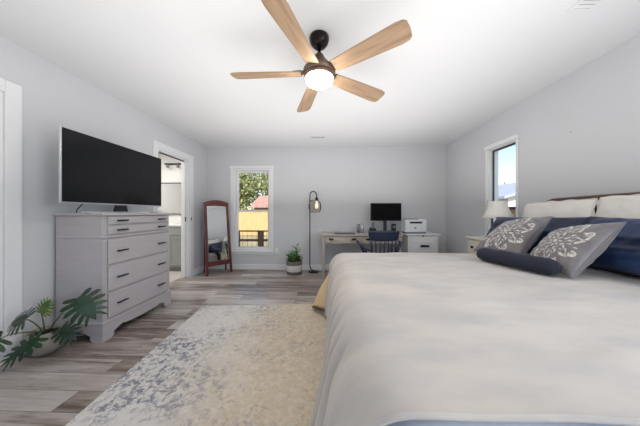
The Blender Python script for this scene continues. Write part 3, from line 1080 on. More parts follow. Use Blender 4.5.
# ------------------------------------------------------------------ dresser
dx0, dx1, dy0, dy1 = -2.395, -1.975, 1.925, 2.765
dr = thing('chest_of_drawers', 'grey lilac painted five drawer chest with black bar pulls under the television', 'dresser', ((dx0 + dx1) / 2, (dy0 + dy1) / 2, 0))
G().box(dx0, dx1, dy0, dy1, 0.15, 1.104).build('body', 'dresser', dr, bevel=0.003)
G().box(dx0 - 0.005, dx1 + 0.022, dy0 - 0.014, dy1 + 0.014, 1.105, 1.13).build('top', 'dresser', dr, bevel=0.006)
G().box(dx0 + 0.01, dx1 + 0.014, dy0 - 0.006, dy1 + 0.006, 0.905, 0.925).build('waist_moulding', 'dresser', dr, bevel=0.005)
for yy in (dy0 + 0.02, dy1 - 0.02):
    g = G()
    g.box(dx1, dx1 + 0.008, yy - 0.02, yy + 0.02, 0.16, 0.90)
    for k in (-0.011, 0, 0.011):
        g.tube([(dx1 + 0.008, yy + k, 0.18), (dx1 + 0.008, yy + k, 0.88)], 0.0035, 8)
    g.build('corner_column', 'dresser', dr)
rows = [(1.022, 1.098, 0.0), (0.932, 1.014, 0.0), (0.665, 0.895, 0.0), (0.425, 0.655, 0.0), (0.185, 0.415, 0.0)]
for i, (a, b, _) in enumerate(rows):
    ins = 0.045
    d = G().box(dx1 + 0.001, dx1 + 0.018, dy0 + ins, dy1 - ins, a + 0.004, b - 0.004).build('drawer', 'dresser', dr, bevel=0.006)
    zc = (a + b) / 2
    for yc in (2.095, 2.60):
        g = G()
        g.tube([(dx1 + 0.038, yc - 0.055, zc), (dx1 + 0.038, yc + 0.055, zc)], 0.0075, 8)
        for q in (-0.04, 0.04):
            g.tube([(dx1 + 0.016, yc + q, zc), (dx1 + 0.038, yc + q, zc)], 0.004, 8)
        g.build('handle', 'black', d, smooth=True)
def bracket(a, b, foot, ztop, inner=0.085, drop=0.0):
    """outline of a scrolled bracket base between a and b"""
    p = [(a, 0.0), (a + foot * 0.8, 0.0)]
    for t in (0, .25, .5, .75, 1):       # little scroll
        p.append((a + foot + 0.012 * math.sin(t * PI) + 0.01, 0.012 + 0.04 * t))
    for t in (0.2, 0.4, 0.6, 0.8, 1):
        p.append((a + foot + 0.02 + 0.10 * t, 0.052 + (inner - 0.052) * math.sin(t * PI / 2)))
    c = (a + b) / 2
    if b - a > 0.6:
        p += [(a + foot + 0.14, inner - 0.012), (c - 0.1, inner - 0.018), (c, inner - 0.022)]
    q = [(a + b - y, z) for (y, z) in p[::-1]]
    if b - a > 0.6:
        q = q[1:]
    out = p + q
    out += [(b, ztop), (a, ztop)]
    return out
def dedupe(pl):
    o = []
    for p in pl:
        if not o or math.hypot(p[0] - o[-1][0], p[1] - o[-1][1]) > 1e-4:
            o.append(p)
    return o
g = G()
g.prism(dedupe(bracket(dy0 - 0.012, dy1 + 0.012, 0.09, 0.15)), 'x', dx1 - 0.005, dx1 + 0.02)
g.prism(dedupe(bracket(dx0 + 0.01, dx1 - 0.005, 0.07, 0.15)), 'y', dy0 - 0.012, dy0 + 0.008)
g.prism(dedupe(bracket(dx0 + 0.01, dx1 - 0.005, 0.07, 0.15)), 'y', dy1 - 0.008, dy1 + 0.012)
g.build('bracket_base', 'dresser', dr)
G().box(dx0 + 0.01, dx1 + 0.026, dy0 - 0.016, dy1 + 0.016, 0.151, 0.172).build('base_moulding', 'dresser', dr, bevel=0.006)

# ------------------------------------------------------------------ television
ty0, ty1, tz0, tz1, tx = 1.70, 2.77, 1.208, 1.806, -2.073
tv = thing('television', 'large flat screen television standing on the grey chest of drawers', 'television', (tx, 2.235, 1.13))
G().box(tx - 0.02, tx - 0.002, ty0, ty1, tz0, tz1).box(tx - 0.065, tx - 0.02, ty0 + 0.25, ty1 - 0.25, tz0 + 0.03, tz0 + 0.32).build('housing', 'silver', tv, bevel=0.004)
G().box(tx - 0.001, tx + 0.003, ty0 + 0.008, ty1 - 0.006, tz0 + 0.012, tz1 - 0.004).build('screen', 'screen', tv)
g = G()
g.box(tx - 0.004, tx + 0.001, ty0 + 0.004, ty1, tz0, tz0 + 0.011)
g.build('bezel', 'silver', tv)
G().hexa([(tx - 0.05, 2.18, 1.143), (tx - 0.02, 2.18, 1.143), (tx - 0.02, 2.32, 1.143), (tx - 0.05, 2.32, 1.143)],
         [(tx - 0.045, 2.20, 1.22), (tx - 0.02, 2.20, 1.22), (tx - 0.02, 2.30, 1.22), (tx - 0.045, 2.30, 1.22)]).build('stand_neck', 'plastic_black', tv)
g = G()
outl = []
for i in range(21):
    a = -1 + 2 * i / 20
    outl.append((tx + 0.085 - 0.07 * a * a, 2.24 + a * 0.345))
for i in range(21):
    a = 1 - 2 * i / 20
    outl.append((tx + 0.0 - 0.06 * a * a + (-0.06 if abs(a) < 0.3 else 0), 2.24 + a * 0.34))
g.prism(outl, 'z', 1.131, 1.143)
g.build('stand_base', 'silver', tv)
cb = G().tube([(-2.13, 1.93, 1.30), (-2.14, 1.92, 1.21), (-2.17, 1.90, 1.16), (-2.21, 1.93, 1.136)], 0.004, 8)
cb.build('cable', 'plastic_black', tv, smooth=True)
sb = thing('media_box', 'small white media box on the chest beside the television stand', 'media box', (-2.06, 2.70, 1.131))
G().box(-2.11, -2.03, 2.655, 2.735, 1.131, 1.162).build('body', 'cabinet_white', sb, bevel=0.008)
G().lathe(-2.07, 2.695, [(0, 1.162), (0.016, 1.162), (0.016, 1.164), (0, 1.164)], 16).build('button', 'grey_plastic', sb)

# ------------------------------------------------------------------ split leaf plant in a clay bowl
def lobed_leaf(g, base, direction, normal, L, W, lobes=6, droop=0.25):
    d = V(direction).normalized()
    nrm = V(normal)
    nrm = (nrm - d * nrm.dot(d)).normalized()
    s = d.cross(nrm).normalized()
    base = V(base)
    def P(a, b):  # a along, b across
        c = -droop * L * a * a - 0.35 * W * abs(b) ** 2
        return base + d * (a * L) + s * (b * W) + nrm * c
    bm = g.bm
    def strip(pl):
        # pl: list of (left, right) or single tip
        prev = None
        for q in pl:
            cur = [bm.verts.new(P(*x)) for x in q]
            if prev:
                if len(cur) == 2:
                    bm.faces.new((prev[0], prev[1], cur[1], cur[0]))
                else:
                    bm.faces.new((prev[0], prev[1], cur[0]))
            prev = cur
    # central blade
    strip([((-0.02, -0.03), (-0.02, 0.03)), ((0.1, -0.2), (0.1, 0.2)), ((0.4, -0.24), (0.4, 0.24)), ((0.7, -0.17), (0.7, 0.17)), ((0.88, -0.09), (0.88, 0.09)), ((1.08, 0),)])
    for sd in (-1, 1):
        for k in range(lobes):
            f = k / (lobes - 1)
            a0 = 0.03 + 0.78 * f
            ang = math.radians(-28 + 78 * f)          # basal lobes sweep back
            ll = 0.50 * (1 - 0.45 * abs(f - 0.35) ** 1.2) * (1.0 if k else 0.8)
            w = 0.075
            da, db = math.sin(ang), math.cos(ang)
            pl = []
            for t, ww in ((0.0, 0.9), (0.25, 0.95), (0.55, 1.15), (0.8, 0.9)):
                ca, cb = a0 + da * ll * t, sd * (0.06 + db * ll * t * 1.0)
                pl.append(((ca - w * ww, cb), (ca + w * ww, cb + sd * 0.02)))
            pl.append(((a0 + da * ll * 1.0 + 0.02, sd * (0.06 + db * ll)),))
            strip(pl)
pc = V((-2.285, 1.765, 0.0))
pp = thing('split_leaf_plant', 'split leaf philodendron in a pale clay bowl on the floor by the chest', 'plant', pc)
prof = [(0.0, 0.0), (0.055, 0.001), (0.09, 0.03), (0.112, 0.08), (0.117, 0.125), (0.108, 0.165), (0.098, 0.182), (0.090, 0.182), (0.098, 0.15), (0.08, 0.145), (0.0, 0.145)]
G().lathe(pc.x, pc.y, prof, 32, sx=1.0, sy=1.0).build('pot', 'pot_stone', pp, smooth=True)
G().lathe(pc.x, pc.y, [(0.0, 0.168), (0.05, 0.166), (0.092, 0.158), (0.092, 0.15), (0, 0.15)][::-1], 24).build('soil', 'soil', pp, smooth=True)
leaves = [  # base point of the blade, direction, normal, length, width, material
    ((-1.965, 1.73, 0.465), (0.42, -0.05, -0.46), (0.40, -0.75, 0.55), 0.20, 0.25, 'leaf'),
    ((-2.26, 1.72, 0.34), (0.30, -0.1, 0.45), (0.25, -0.9, 0.3), 0.12, 0.13, 'leaf_pale'),
    ((-2.08, 1.50, 0.395), (-0.5, -0.02, -0.03), (0.15, -0.75, 0.65), 0.13, 0.18, 'leaf'),
    ((-2.115, 1.60, 0.215), (-0.11, -0.15, -0.10), (0.35, -0.55, 0.75), 0.20, 0.14, 'leaf'),
    ((-2.12, 1.74, 0.215), (0.6, -0.1, -0.32), (0.3, -0.75, 0.65), 0.14, 0.16, 'leaf'),
    ((-2.14, 1.42, 0.31), (-0.1, -0.6, 0.02), (0.5, -0.2, 0.8), 0.18, 0.2, 'leaf'),
]
for (b, d, n_, L, W, m_) in leaves:
    root = V((pc.x + (b[0] - pc.x) * 0.12, pc.y + (b[1] - pc.y) * 0.12, 0.165))
    b = V(b)
    mid = (root + b) / 2 + V((0, 0, 0.03))
    st = G().tube([root, (root * 2 + mid) / 3 + V((0, 0, 0.02)), mid, (mid + b * 2) / 3 + V((0, 0, 0.008)), b], [0.006, 0.005, 0.0045, 0.004, 0.0035], 8).build('stem', 'stem', pp, smooth=True)
    g = G()
    lobed_leaf(g, b, d, n_, L, W)
    lf = g.build('leaf', m_, pp)
    if m_ == 'leaf_pale':
        lf['label'] = 'pale yellow green young leaf'

# ------------------------------------------------------------------ standing mirror
fl, fr = V((-2.168, 3.985, 0)), V((-1.842, 4.335, 0))
ax = (fr - fl).normalized()
nn = V((ax.y, -ax.x, 0))               # faces the room
backv = -nn * 0.17                     # top leans back
mc = (fl + fr) / 2
ms = thing('standing_mirror', 'tall mahogany framed cheval mirror leaning in the left back corner', 'mirror', mc)
Wm = (fr - fl).length
def MP(a, h, o=0.0):
    """a 0..1 along the width, h height, o out of the plane"""
    return fl + ax * (a * Wm) + backv * (h / 1.36) + V((0, 0, h)) + nn * o
def mpost(a0, a1, h0, h1, th=0.028, taper=0.0):
    lo = [MP(a0 - taper, h0, th / 2), MP(a1 - taper, h0, th / 2), MP(a1 - taper, h0, -th / 2), MP(a0 - taper, h0, -th / 2)]
    hi = [MP(a0, h1, th / 2), MP(a1, h1, th / 2), MP(a1, h1, -th / 2), MP(a0, h1, -th / 2)]
    return lo, hi
inset = 0.045
for sgn in (0, 1):
    a = 0.045 if sgn == 0 else 0.955 - 0.085
    lo, hi = mpost(a, a + 0.085, 0.0, 1.33, taper=0.045 if sgn == 0 else -0.045)
    G().hexa(lo, hi).build('post', 'mahogany', ms, bevel=0.004)
lo, hi = mpost(0.06, 0.94, 0.16, 0.25)
G().hexa(lo, hi).build('lower_rail', 'mahogany', ms, bevel=0.004)
# arched top rail
g = G()
bm = g.bm
rows_ = []
for i in range(17):
    a = 0.035 + 0.93 * i / 16
    t = (a - 0.5) / 0.465
    h1 = 1.325 + 0.05 * (1 - t * t)
    h0 = 1.255 + 0.012 * (1 - t * t)
    rows_.append([bm.verts.new(MP(a, h, o)) for (h, o) in ((h0, .018), (h1, .018), (h1, -.018), (h0, -.018))])
for p, q in zip(rows_, rows_[1:]):
    for k in range(4):
        bm.faces.new((p[k], p[(k + 1) % 4], q[(k + 1) % 4], q[k]))
bm.faces.new(rows_[0]); bm.faces.new(rows_[-1][::-1])
g.build('top_rail', 'mahogany', ms)
lo, hi = mpost(0.13, 0.87, 0.25, 1.262, th=0.006)
G().hexa(lo, hi).build('mirror_glass', 'mirror', ms)
for a in (0.1, 0.9):
    p_top = MP(a, 1.15, -0.02)
    p_bot = fl + ax * (a * Wm) - nn * (0.23 if a < .5 else 0.19)
    p_bot.x = max(p_bot.x, XL + 0.05)
    p_bot.z = 0.012
    G().bar(p_bot, p_top, 0.024, 0.02).build('rear_leg', 'mahogany', ms)
    

# ------------------------------------------------------------------ potted plant by the back wall
qx, qy = -0.625, 4.22
pt = thing('potted_plant', 'small leafy green plant in a banded grey and white basket pot by the back wall', 'plant', (qx, qy, 0.001))
G().lathe(qx, qy, [(0.0, 0.001), (0.125, 0.001), (0.136, 0.01), (0.14, 0.06)], 28).build('pot_base', 'pot_grey', pt, smooth=True)['label'] = 'dark bottom band'
G().lathe(qx, qy, [(0.14, 0.06), (0.147, 0.09), (0.149, 0.16), (0.147, 0.175)], 28).build('pot_middle', 'pot_white', pt, smooth=True)['label'] = 'white middle band'
G().lathe(qx, qy, [(0.147, 0.175), (0.145, 0.245), (0.138, 0.248), (0.134, 0.21), (0.0, 0.205)], 28).build('pot_rim', 'pot_grey', pt, smooth=True)['label'] = 'grey upper band'
g = G()
random.seed(12)
def blade(g, base, tip, w, bend=0.3):
    base, tip = V(base), V(tip)
    d = tip - base
    s = d.cross(V((random.uniform(-.3, .3), random.uniform(-.3, .3), 1)))
    if s.length < 1e-4:
        s = V((1, 0, 0))
    s.normalize()
    prev = None
    for k, ww in enumerate((0.25, 0.8, 1.0, 0.8, 0.0)):
        t = k / 4
        p = base + d * t + V((0, 0, -bend * d.length * t * t + bend * 0.4 * d.length * t))
        if ww == 0:
            cur = [g.bm.verts.new(p)]
            g.bm.faces.new((prev[0], prev[1], prev[2], cur[0])) if False else None
            g.bm.faces.new((prev[0], prev[1], cur[0]))
            g.bm.faces.new((prev[1], prev[2], cur[0]))
        else:
            cur = [g.bm.verts.new(p - s * w * ww), g.bm.verts.new(p + V((0, 0, -w * 0.3))), g.bm.verts.new(p + s * w * ww)]
            if prev:
                g.bm.faces.new((prev[0], prev[1], cur[1], cur[0]))
                g.bm.faces.new((prev[1], prev[2], cur[2], cur[1]))
        prev = cur
g2 = G()
for k in range(13):
    a = 2 * PI * k / 13 + random.uniform(-.2, .2)
    rr = random.uniform(0.02, 0.07)
    b0 = V((qx + rr * math.cos(a), qy + rr * math.sin(a), 0.2))
    top = b0 + V((random.uniform(0.01, 0.07) * math.cos(a), random.uniform(0.01, 0.07) * math.sin(a), random.uniform(0.1, 0.24)))
    if k == 2:
        top = V((qx + 0.05, qy, 0.52))
    g2.tube([b0, top], 0.004, 6)
    for j in range(9):
        t = 0.25 + 0.75 * j / 8
        p = b0.lerp(top, t)
        aa = a + j * 2.4
        ln = random.uniform(0.07, 0.12)
        blade(g, p, p + V((ln * math.cos(aa), ln * math.sin(aa), random.uniform(0.0, 0.08))), 0.021)
g.build('foliage', 'leaf_fresh', pt, smooth=True)
g2.build('stems', 'stem', pt)

# ------------------------------------------------------------------ floor lamp
lx, ly = -0.345, 4.36
fl_ = thing('floor_lamp', 'black metal floor lamp with a curved neck and clear glass globe, by the desk', 'lamp', (lx, ly, 0.0))
G().lathe(lx + 0.07, ly, [(0.0, 0.001), (0.105, 0.001), (0.108, 0.006), (0.10, 0.014), (0.0, 0.016)], 28).build('base', 'black', fl_, smooth=True)
pth = [(lx + 0.10, ly, 0.012), (lx + 0.06, ly, 0.025), (lx + 0.02, ly, 0.06), (lx, ly, 0.12), (lx, ly, 0.6), (lx, ly, 1.46)]
for k in range(1, 9):
    a = PI - PI * k / 8
    pth.append((lx + 0.065 + 0.065 * math.cos(a), ly, 1.47 + 0.075 * math.sin(a)))
pth.append((lx + 0.13, ly, 1.42))
G().tube(pth, 0.010, 10).build('pole', 'black', fl_, smooth=True)
gx = lx + 0.075 + 0.055
G().lathe(gx, ly, [(0.0, 1.36), (0.022, 1.36), (0.03, 1.375), (0.026, 1.425), (0.0, 1.43)], 20).build('socket', 'black', fl_, smooth=True)
gxx = gx - 0.035
G().lathe(gxx, ly, [(0.085, 1.145), (0.10, 1.16), (0.118, 1.22), (0.118, 1.28), (0.10, 1.34), (0.06, 1.375), (0.03, 1.38)], 28).build('glass_shade', 'clear', fl_, smooth=True, solid=0.003)
G().lathe(gx, ly, [(0.0, 1.21), (0.02, 1.218), (0.034, 1.25), (0.03, 1.29), (0.014, 1.33), (0.012, 1.36)], 18).build('light_bulb', 'bulb', fl_, smooth=True)

# ------------------------------------------------------------------ desk
kx0, kx1, ky0, ky1 = -0.12, 1.275, 3.90, 4.48
dk = thing('writing_desk', 'whitewashed oak writing desk with drawers against the back wall', 'desk', ((kx0 + kx1) / 2, (ky0 + ky1) / 2, 0))
G().box(kx0, kx1, ky0, ky1, 0.735, 0.76).build('top', 'desk', dk, bevel=0.004)
for x in (kx0 + 0.045, kx1 - 0.045):
    for y in (ky0 + 0.045, ky1 - 0.045):
        w = 0.026
        G().hexa([(x - .016, y - .016, 0), (x + .016, y - .016, 0), (x + .016, y + .016, 0), (x - .016, y + .016, 0)],
                 [(x - w, y - w, .734), (x + w, y - w, .734), (x + w, y + w, .734), (x - w, y + w, .734)]).build('leg', 'desk', dk)
g = G()
xa, xb = kx0 + 0.072, kx1 - 0.072
g.box(xa, xb, ky0 + 0.03, ky0 + 0.05, 0.60, 0.734)
g.box(xa, xb, ky1 - 0.05, ky1 - 0.03, 0.60, 0.734)
g.box(kx0 + 0.03, kx0 + 0.05, ky0 + 0.072, ky1 - 0.072, 0.60, 0.734)
g.box(kx1 - 0.05, kx1 - 0.03, ky0 + 0.072, ky1 - 0.072, 0.60, 0.734)
g.build('apron', 'desk', dk)
xm = (kx0 + kx1) / 2
for (a, b) in ((xa + 0.01, xm - 0.01), (xm + 0.01, xb - 0.01)):
    d = G().box(a, b, ky0 + 0.012, ky0 + 0.029, 0.615, 0.722).build('drawer', 'desk', dk, bevel=0.003)
    for f in (0.16, 0.80):
        x = a + (b - a) * f
        G().prism([(x - 0.04, 0.668), (x + 0.04, 0.668), (x + 0.038, 0.685), (x + 0.028, 0.695), (x - 0.028, 0.695), (x - 0.038, 0.685)], 'y', ky0 - 0.008, ky0 + 0.011).build('handle', 'black', d)

# closed laptop on a dark folder
lp = thing('laptop', 'closed dark laptop lying on the left half of the desk', 'laptop', (0.31, 4.07, 0.76))
G().box(0.11, 0.48, 3.98, 4.22, 0.7605, 0.772).build('base', 'plastic_black', lp, bevel=0.003)
G().box(0.11, 0.48, 3.98, 4.22, 0.7725, 0.781).build('lid', 'grey_plastic', lp, bevel=0.003)
G().box(0.15, 0.44, 4.215, 4.226, 0.764, 0.772).build('hinge', 'plastic_black', lp)
# desk cups
for (cx, cy, r, h, mname, lab) in ((0.575, 4.30, 0.03, 0.15, 'grey_plastic', 'tall grey tumbler on the desk left of the monitor'),
                                  (0.645, 4.33, 0.034, 0.155, 'silver', 'silver tumbler on the desk closest to the monitor')):
    c = thing('tumbler', lab, 'cup', (cx, cy, 0.761), 'tumblers on the desk')
    G().lathe(cx, cy, [(0, 0.761), (r * 0.85, 0.761), (r, 0.761 + h), (r * 0.92, 0.761 + h), (r * 0.8, 0.77), (0, 0.77)], 20).build('cup_body', mname, c, smooth=True)
    G().lathe(cx, cy, [(r * 0.93, 0.745 + h), (r * 0.93, 0.765 + h), (0, 0.772 + h)], 20).build('lid', 'clear' if mname == 'silver' else 'plastic_black', c, smooth=True)

# ------------------------------------------------------------------ monitor
mo = thing('computer_monitor', 'black computer monitor on the desk in front of the back wall', 'monitor', (1.06, 4.25, 0.76))
G().box(0.785, 1.345, 4.222, 4.25, 0.985, 1.312).box(0.95, 1.18, 4.25, 4.28, 1.04, 1.22).build('housing', 'plastic_black', mo, bevel=0.004)
G().box(0.793, 1.337, 4.2195, 4.2215, 0.999, 1.304).build('screen', 'screen_matte', mo)
G().box(1.035, 1.095, 4.285, 4.31, 0.775, 1.12).box(1.04, 1.09, 4.281, 4.285, 1.08, 1.12).build('stand_neck', 'plastic_black', mo)
G().prism([(0.93, 4.17), (1.20, 4.17), (1.17, 4.36), (0.96, 4.36)], 'z', 0.7605, 0.775).build('stand_base', 'plastic_black', mo, bevel=0.003)
# small dark things under the monitor
ph = thing('desk_phone', 'dark cordless phone base on the desk under the left of the monitor', 'phone', (0.86, 4.32, 0.761))
G().hexa([(0.79, 4.28, .761), (0.92, 4.28, .761), (0.92, 4.42, .761), (0.79, 4.42, .761)], [(0.80, 4.30, .80), (0.91, 4.30, .80), (0.91, 4.42, .85), (0.80, 4.42, .85)]).build('base', 'plastic_black', ph)
G().bar((0.855, 4.37, 0.835), (0.855, 4.345, 0.955), 0.05, 0.028, up=(0, 1, 0)).build('handset', 'grey_plastic', ph, bevel=0.006)
sp = thing('desk_speaker', 'small dark speaker on the desk right of the monitor stand', 'speaker', (1.235, 4.36, 0.761))
G().box(1.21, 1.272, 4.30, 4.42, 0.761, 0.93).build('cabinet', 'plastic_black', sp, bevel=0.006)
G().lathe(0, 0, [(0, 0), (0.022, 0.002), (0.026, 0.006), (0.026, 0)], 18).build('cone', 'grey_plastic', sp)
sp.children[-1].location = V((1.241 - 1.235, 4.299 - 4.36, 0.87 - 0.761))
for v in sp.children[-1].data.vertices:
    v.co += V((1.235, 4.36, 0.761))
sp.children[-1].rotation_euler = (PI / 2, 0, 0)
for nm in ('keyboard',):
    kb = thing('keyboard', 'black keyboard on the desk below the monitor', 'keyboard', (1.0, 4.0, 0.761))
    G().box(0.80, 1.20, 3.95, 4.08, 0.761, 0.778).build('base', 'plastic_black', kb, bevel=0.004)
    g = G()
    for i in range(14):
        for j in range(4):
            g.box(0.812 + i * 0.0272, 0.834 + i * 0.0272, 3.96 + j * 0.028, 3.982 + j * 0.028, 0.7785, 0.784)
    g.build('keys', 'grey_plastic', kb)

# ------------------------------------------------------------------ filing cabinet and printer
cx0, cx1, cy0, cy1 = 1.375, 1.885, 3.97, 4.46
fc = thing('filing_cabinet', 'white wooden filing cabinet with lock and label holder right of the desk', 'cabinet', ((cx0 + cx1) / 2, (cy0 + cy1) / 2, 0))
G().box(cx0, cx1, cy0, cy1, 0.03, 0.745).box(cx0 + 0.02, cx1 - 0.02, cy0 + 0.03, cy1, 0.001, 0.03).build('body', 'cabinet_white', fc, bevel=0.003)
G().box(cx0 - 0.045, cx1 + 0.045, cy0 - 0.03, cy1 + 0.02, 0.746, 0.77).build('top', 'cabinet_white', fc, bevel=0.006)
for (a, b) in ((0.395, 0.725), (0.05, 0.38)):
    d = G().box(cx0 + 0.045, cx1 - 0.045, cy0 - 0.018, cy0 - 0.001, a, b).build('drawer', 'cabinet_white', fc, bevel=0.004)
    zc = (a + b) / 2 + 0.01
    g = G()
    ring_xz(g, cx0 + 0.11, cx1 - 0.10, zc - 0.06, zc + 0.075, 0.012, cy0 - 0.026, cy0 - 0.018)
    g.build('raised_panel', 'cabinet_white', d, bevel=0.002)
    xc = (cx0 + cx1) / 2 + 0.02
    G().prism([(xc - 0.075, zc - 0.02), (xc + 0.075, zc - 0.02), (xc + 0.07, zc + 0.005), (xc + 0.05, zc + 0.014), (xc - 0.05, zc + 0.014), (xc - 0.07, zc + 0.005)], 'y', cy0 - 0.04, cy0 - 0.019).build('handle', 'black', d)
G().lathe((cx0 + cx1) / 2 - 0.01, 0, [(0, 0), (0.014, 0), (0.014, 0.01), (0, 0.01)], 14)
lk = G().tube([((cx0 + cx1) / 2, cy0 - 0.001, 0.735), ((cx0 + cx1) / 2, cy0 - 0.024, 0.735)], 0.011, 14).build('lock', 'black', fc)

px0, px1, py0, py1 = 1.335, 1.695, 3.98, 4.212
pr = thing('printer', 'white laser printer with dark tray slot on the filing cabinet', 'printer', ((px0 + px1) / 2, (py0 + py1) / 2, 0.77))
G().box(px0, px1, py0, py1, 0.80, 1.015).build('body', 'printer', pr, bevel=0.012, seg=3)
G().box(px0 + 0.008, px1 - 0.008, py0 + 0.008, py1 - 0.008, 0.771, 0.799).build('base', 'grey_plastic', pr, bevel=0.004)
G().box(px0 + 0.075, px1 - 0.075, py0 - 0.004, py0 - 0.0005, 0.95, 0.98).build('output_slot', 'plastic_black', pr)
G().box(px0 + 0.02, px1 - 0.12, py0 + 0.04, py1 - 0.02, 1.016, 1.03).build('control_lid', 'grey_plastic', pr, bevel=0.003)
G().tube([((px0 + px1) / 2 - 0.01, py0 - 0.0005, 0.875), ((px0 + px1) / 2 - 0.01, py0 - 0.003, 0.875)], 0.018, 20).build('emblem', 'grey_plastic', pr)
tx_ = bpy.data.curves.new('emblem_letters', 'FONT')
tx_.body = 'hp'
tx_.size = 0.026
tx_.align_x = 'CENTER'
tx_.align_y = 'CENTER'
tx_.materials.append(M['printer'])
tmp = bpy.data.objects.new('emblem_tmp', tx_)
COL.objects.link(tmp)
tme = bpy.data.meshes.new_from_object(tmp.evaluated_get(bpy.context.evaluated_depsgraph_get()))
bpy.data.objects.remove(tmp)
to = bpy.data.objects.new('emblem_letters', tme)
COL.objects.link(to)
to.parent = pr
to.rotation_euler = (PI / 2, 0, 0)
to.location = (-0.01, py0 - 0.0035 - (py0 + py1) / 2, 0.875 - 0.77)

# ------------------------------------------------------------------ captain's chair
hx, hy = 0.81, 3.50
ch = thing('captains_chair', 'slate blue wooden spindle back armchair pulled up to the desk', 'chair', (hx, hy, 0))
g = G()
def seatp(u, v):
    a = 2 * PI * u
    r = v
    x = 0.235 * r * math.copysign(abs(math.cos(a)) ** 0.7, math.cos(a))
    y = 0.215 * r * math.copysign(abs(math.sin(a)) ** 0.7, math.sin(a))
    return (hx + x, hy + 0.02 + y, 0.455 - 0.012 * (1 - r * r))
g.grid(seatp, 40, 6, closed_u=True)
g.build('seat', 'chair_blue', ch, smooth=True, solid=-0.035, merge=True)
for sx in (-1, 1):
    for sy in (-1, 1):
        p1 = V((hx + sx * 0.15, hy + 0.02 + sy * 0.14, 0.43))
        p0 = V((hx + sx * 0.21, hy + 0.02 + sy * 0.21, 0.0))
        pts = [p0.lerp(p1, t) for t in (0, .08, .2, .3, .34, .5, .7, .85, 1)]
        G().tube(pts, [.012, .014, .018, .014, .02, .022, .018, .015, .013], 12).build('leg', 'chair_blue', ch, smooth=True)
for sx in (-1, 1):
    G().tube([(hx + sx * 0.187, hy - 0.16, 0.17), (hx + sx * 0.187, hy + 0.2, 0.17)], 0.009, 8).build('stretcher', 'chair_blue', ch)
G().tube([(hx - 0.187, hy + 0.02, 0.17), (hx + 0.187, hy + 0.02, 0.17)], 0.009, 8).build('stretcher', 'chair_blue', ch)
# crest rail, curved, two sided
def crest(side):
    def fn(u, v):
        a = (u - 0.5) * 2
        w = 0.205 + 0.022 * v
        top = 0.878 - 0.012 * a * a
        bot = 0.722 + 0.008 * a * a
        z = bot + (top - bot) * v
        return (hx + a * w, hy - 0.20 + 0.045 * a * a - 0.02 * (z - .735) / .14 + side, z)
    return fn
g = G().grid(crest(0), 24, 6)
g.build('crest_rail', 'chair_blue', ch, smooth=True, solid=0.018)
for k in range(7):
    a = -0.86 + 1.72 * k / 6
    G().tube([(hx + a * 0.185, hy - 0.165 + 0.05 * a * a, 0.45), (hx + a * 0.20, hy - 0.19 + 0.05 * a * a, 0.60), (hx + a * 0.205, hy - 0.195 + 0.045 * a * a, 0.745)],
             [0.011, 0.008, 0.009] if 0 < k < 6 else [0.016, 0.013, 0.016], 10).build('spindle', 'chair_blue', ch, smooth=True)
for sx in (-1, 1):
    G().tube([(hx + sx * 0.185, hy - 0.16, 0.585), (hx + sx * 0.25, hy - 0.08, 0.60), (hx + sx * 0.30, hy + 0.03, 0.635), (hx + sx * 0.33, hy + 0.14, 0.665), (hx + sx * 0.335, hy + 0.2, 0.67)],
             [0.015, 0.017, 0.02, 0.026, 0.022], 12).build('armrest', 'chair_blue', ch, smooth=True)
    for (f, yy, zz) in ((0.255, -0.06, 0.60), (0.295, 0.03, 0.63), (0.325, 0.13, 0.66)):
        G().tube([(hx + sx * 0.20, hy + yy * 0.9 + 0.02, 0.445), (hx + sx * (0.2 + f) / 2, hy + yy, 0.54), (hx + sx * f, hy + yy, zz)], [0.01, 0.013, 0.009], 10).build('arm_spindle', 'chair_blue', ch, smooth=True)

# ------------------------------------------------------------------ nightstand and table lamp
nx0, nx1, ny0, ny1 = 1.915, 2.275, 2.66, 3.18
ns = thing('nightstand', 'cream painted nightstand with black knobs under the right window', 'nightstand', ((nx0 + nx1) / 2, (ny0 + ny1) / 2, 0))
G().box(nx0, nx1, ny0, ny1, 0.10, 0.785).build('body', 'cream', ns, bevel=0.003)
G().box(nx0 - 0.03, nx1 + 0.005, ny0 - 0.03, ny1 + 0.03, 0.786, 0.812).build('top', 'cream', ns, bevel=0.008)
for (a, b) in ((0.60, 0.77), (0.36, 0.585), (0.12, 0.345)):
    d = G().box(nx0 - 0.016, nx0 - 0.001, ny0 + 0.02, ny1 - 0.02, a, b).build('drawer', 'cream', ns, bevel=0.004)
    for yk in (ny0 + 0.13, ny1 - 0.13):
        G().tube([(nx0 - 0.016, yk, (a + b) / 2), (nx0 - 0.03, yk, (a + b) / 2), (nx0 - 0.034, yk, (a + b) / 2), (nx0 - 0.046, yk, (a + b) / 2)], [0.008, 0.008, 0.02, 0.014], 12).build('knob', 'black', d, smooth=True)
for x in (nx0 + 0.03, nx1 - 0.03):
    for y in (ny0 + 0.03, ny1 - 0.03):
        G().box(x - 0.025, x + 0.025, y - 0.025, y + 0.025, 0.001, 0.099).build('leg', 'cream', ns)
tlx, tly = 2.09, 2.88
tl = thing('table_lamp', 'white table lamp with a flared pleated shade on the nightstand', 'lamp', (tlx, tly, 0.812))
G().lathe(tlx, tly, [(0, 0.813), (0.06, 0.813), (0.062, 0.825), (0.03, 0.84), (0.022, 0.86), (0.05, 0.90), (0.062, 0.94), (0.05, 0.98), (0.02, 1.01), (0.014, 1.03), (0.014, 1.06), (0, 1.06)], 28).build('base', 'ceramic', tl, smooth=True)
def pleat(a, z):
    return 1 + 0.018 * math.cos(a * 36)
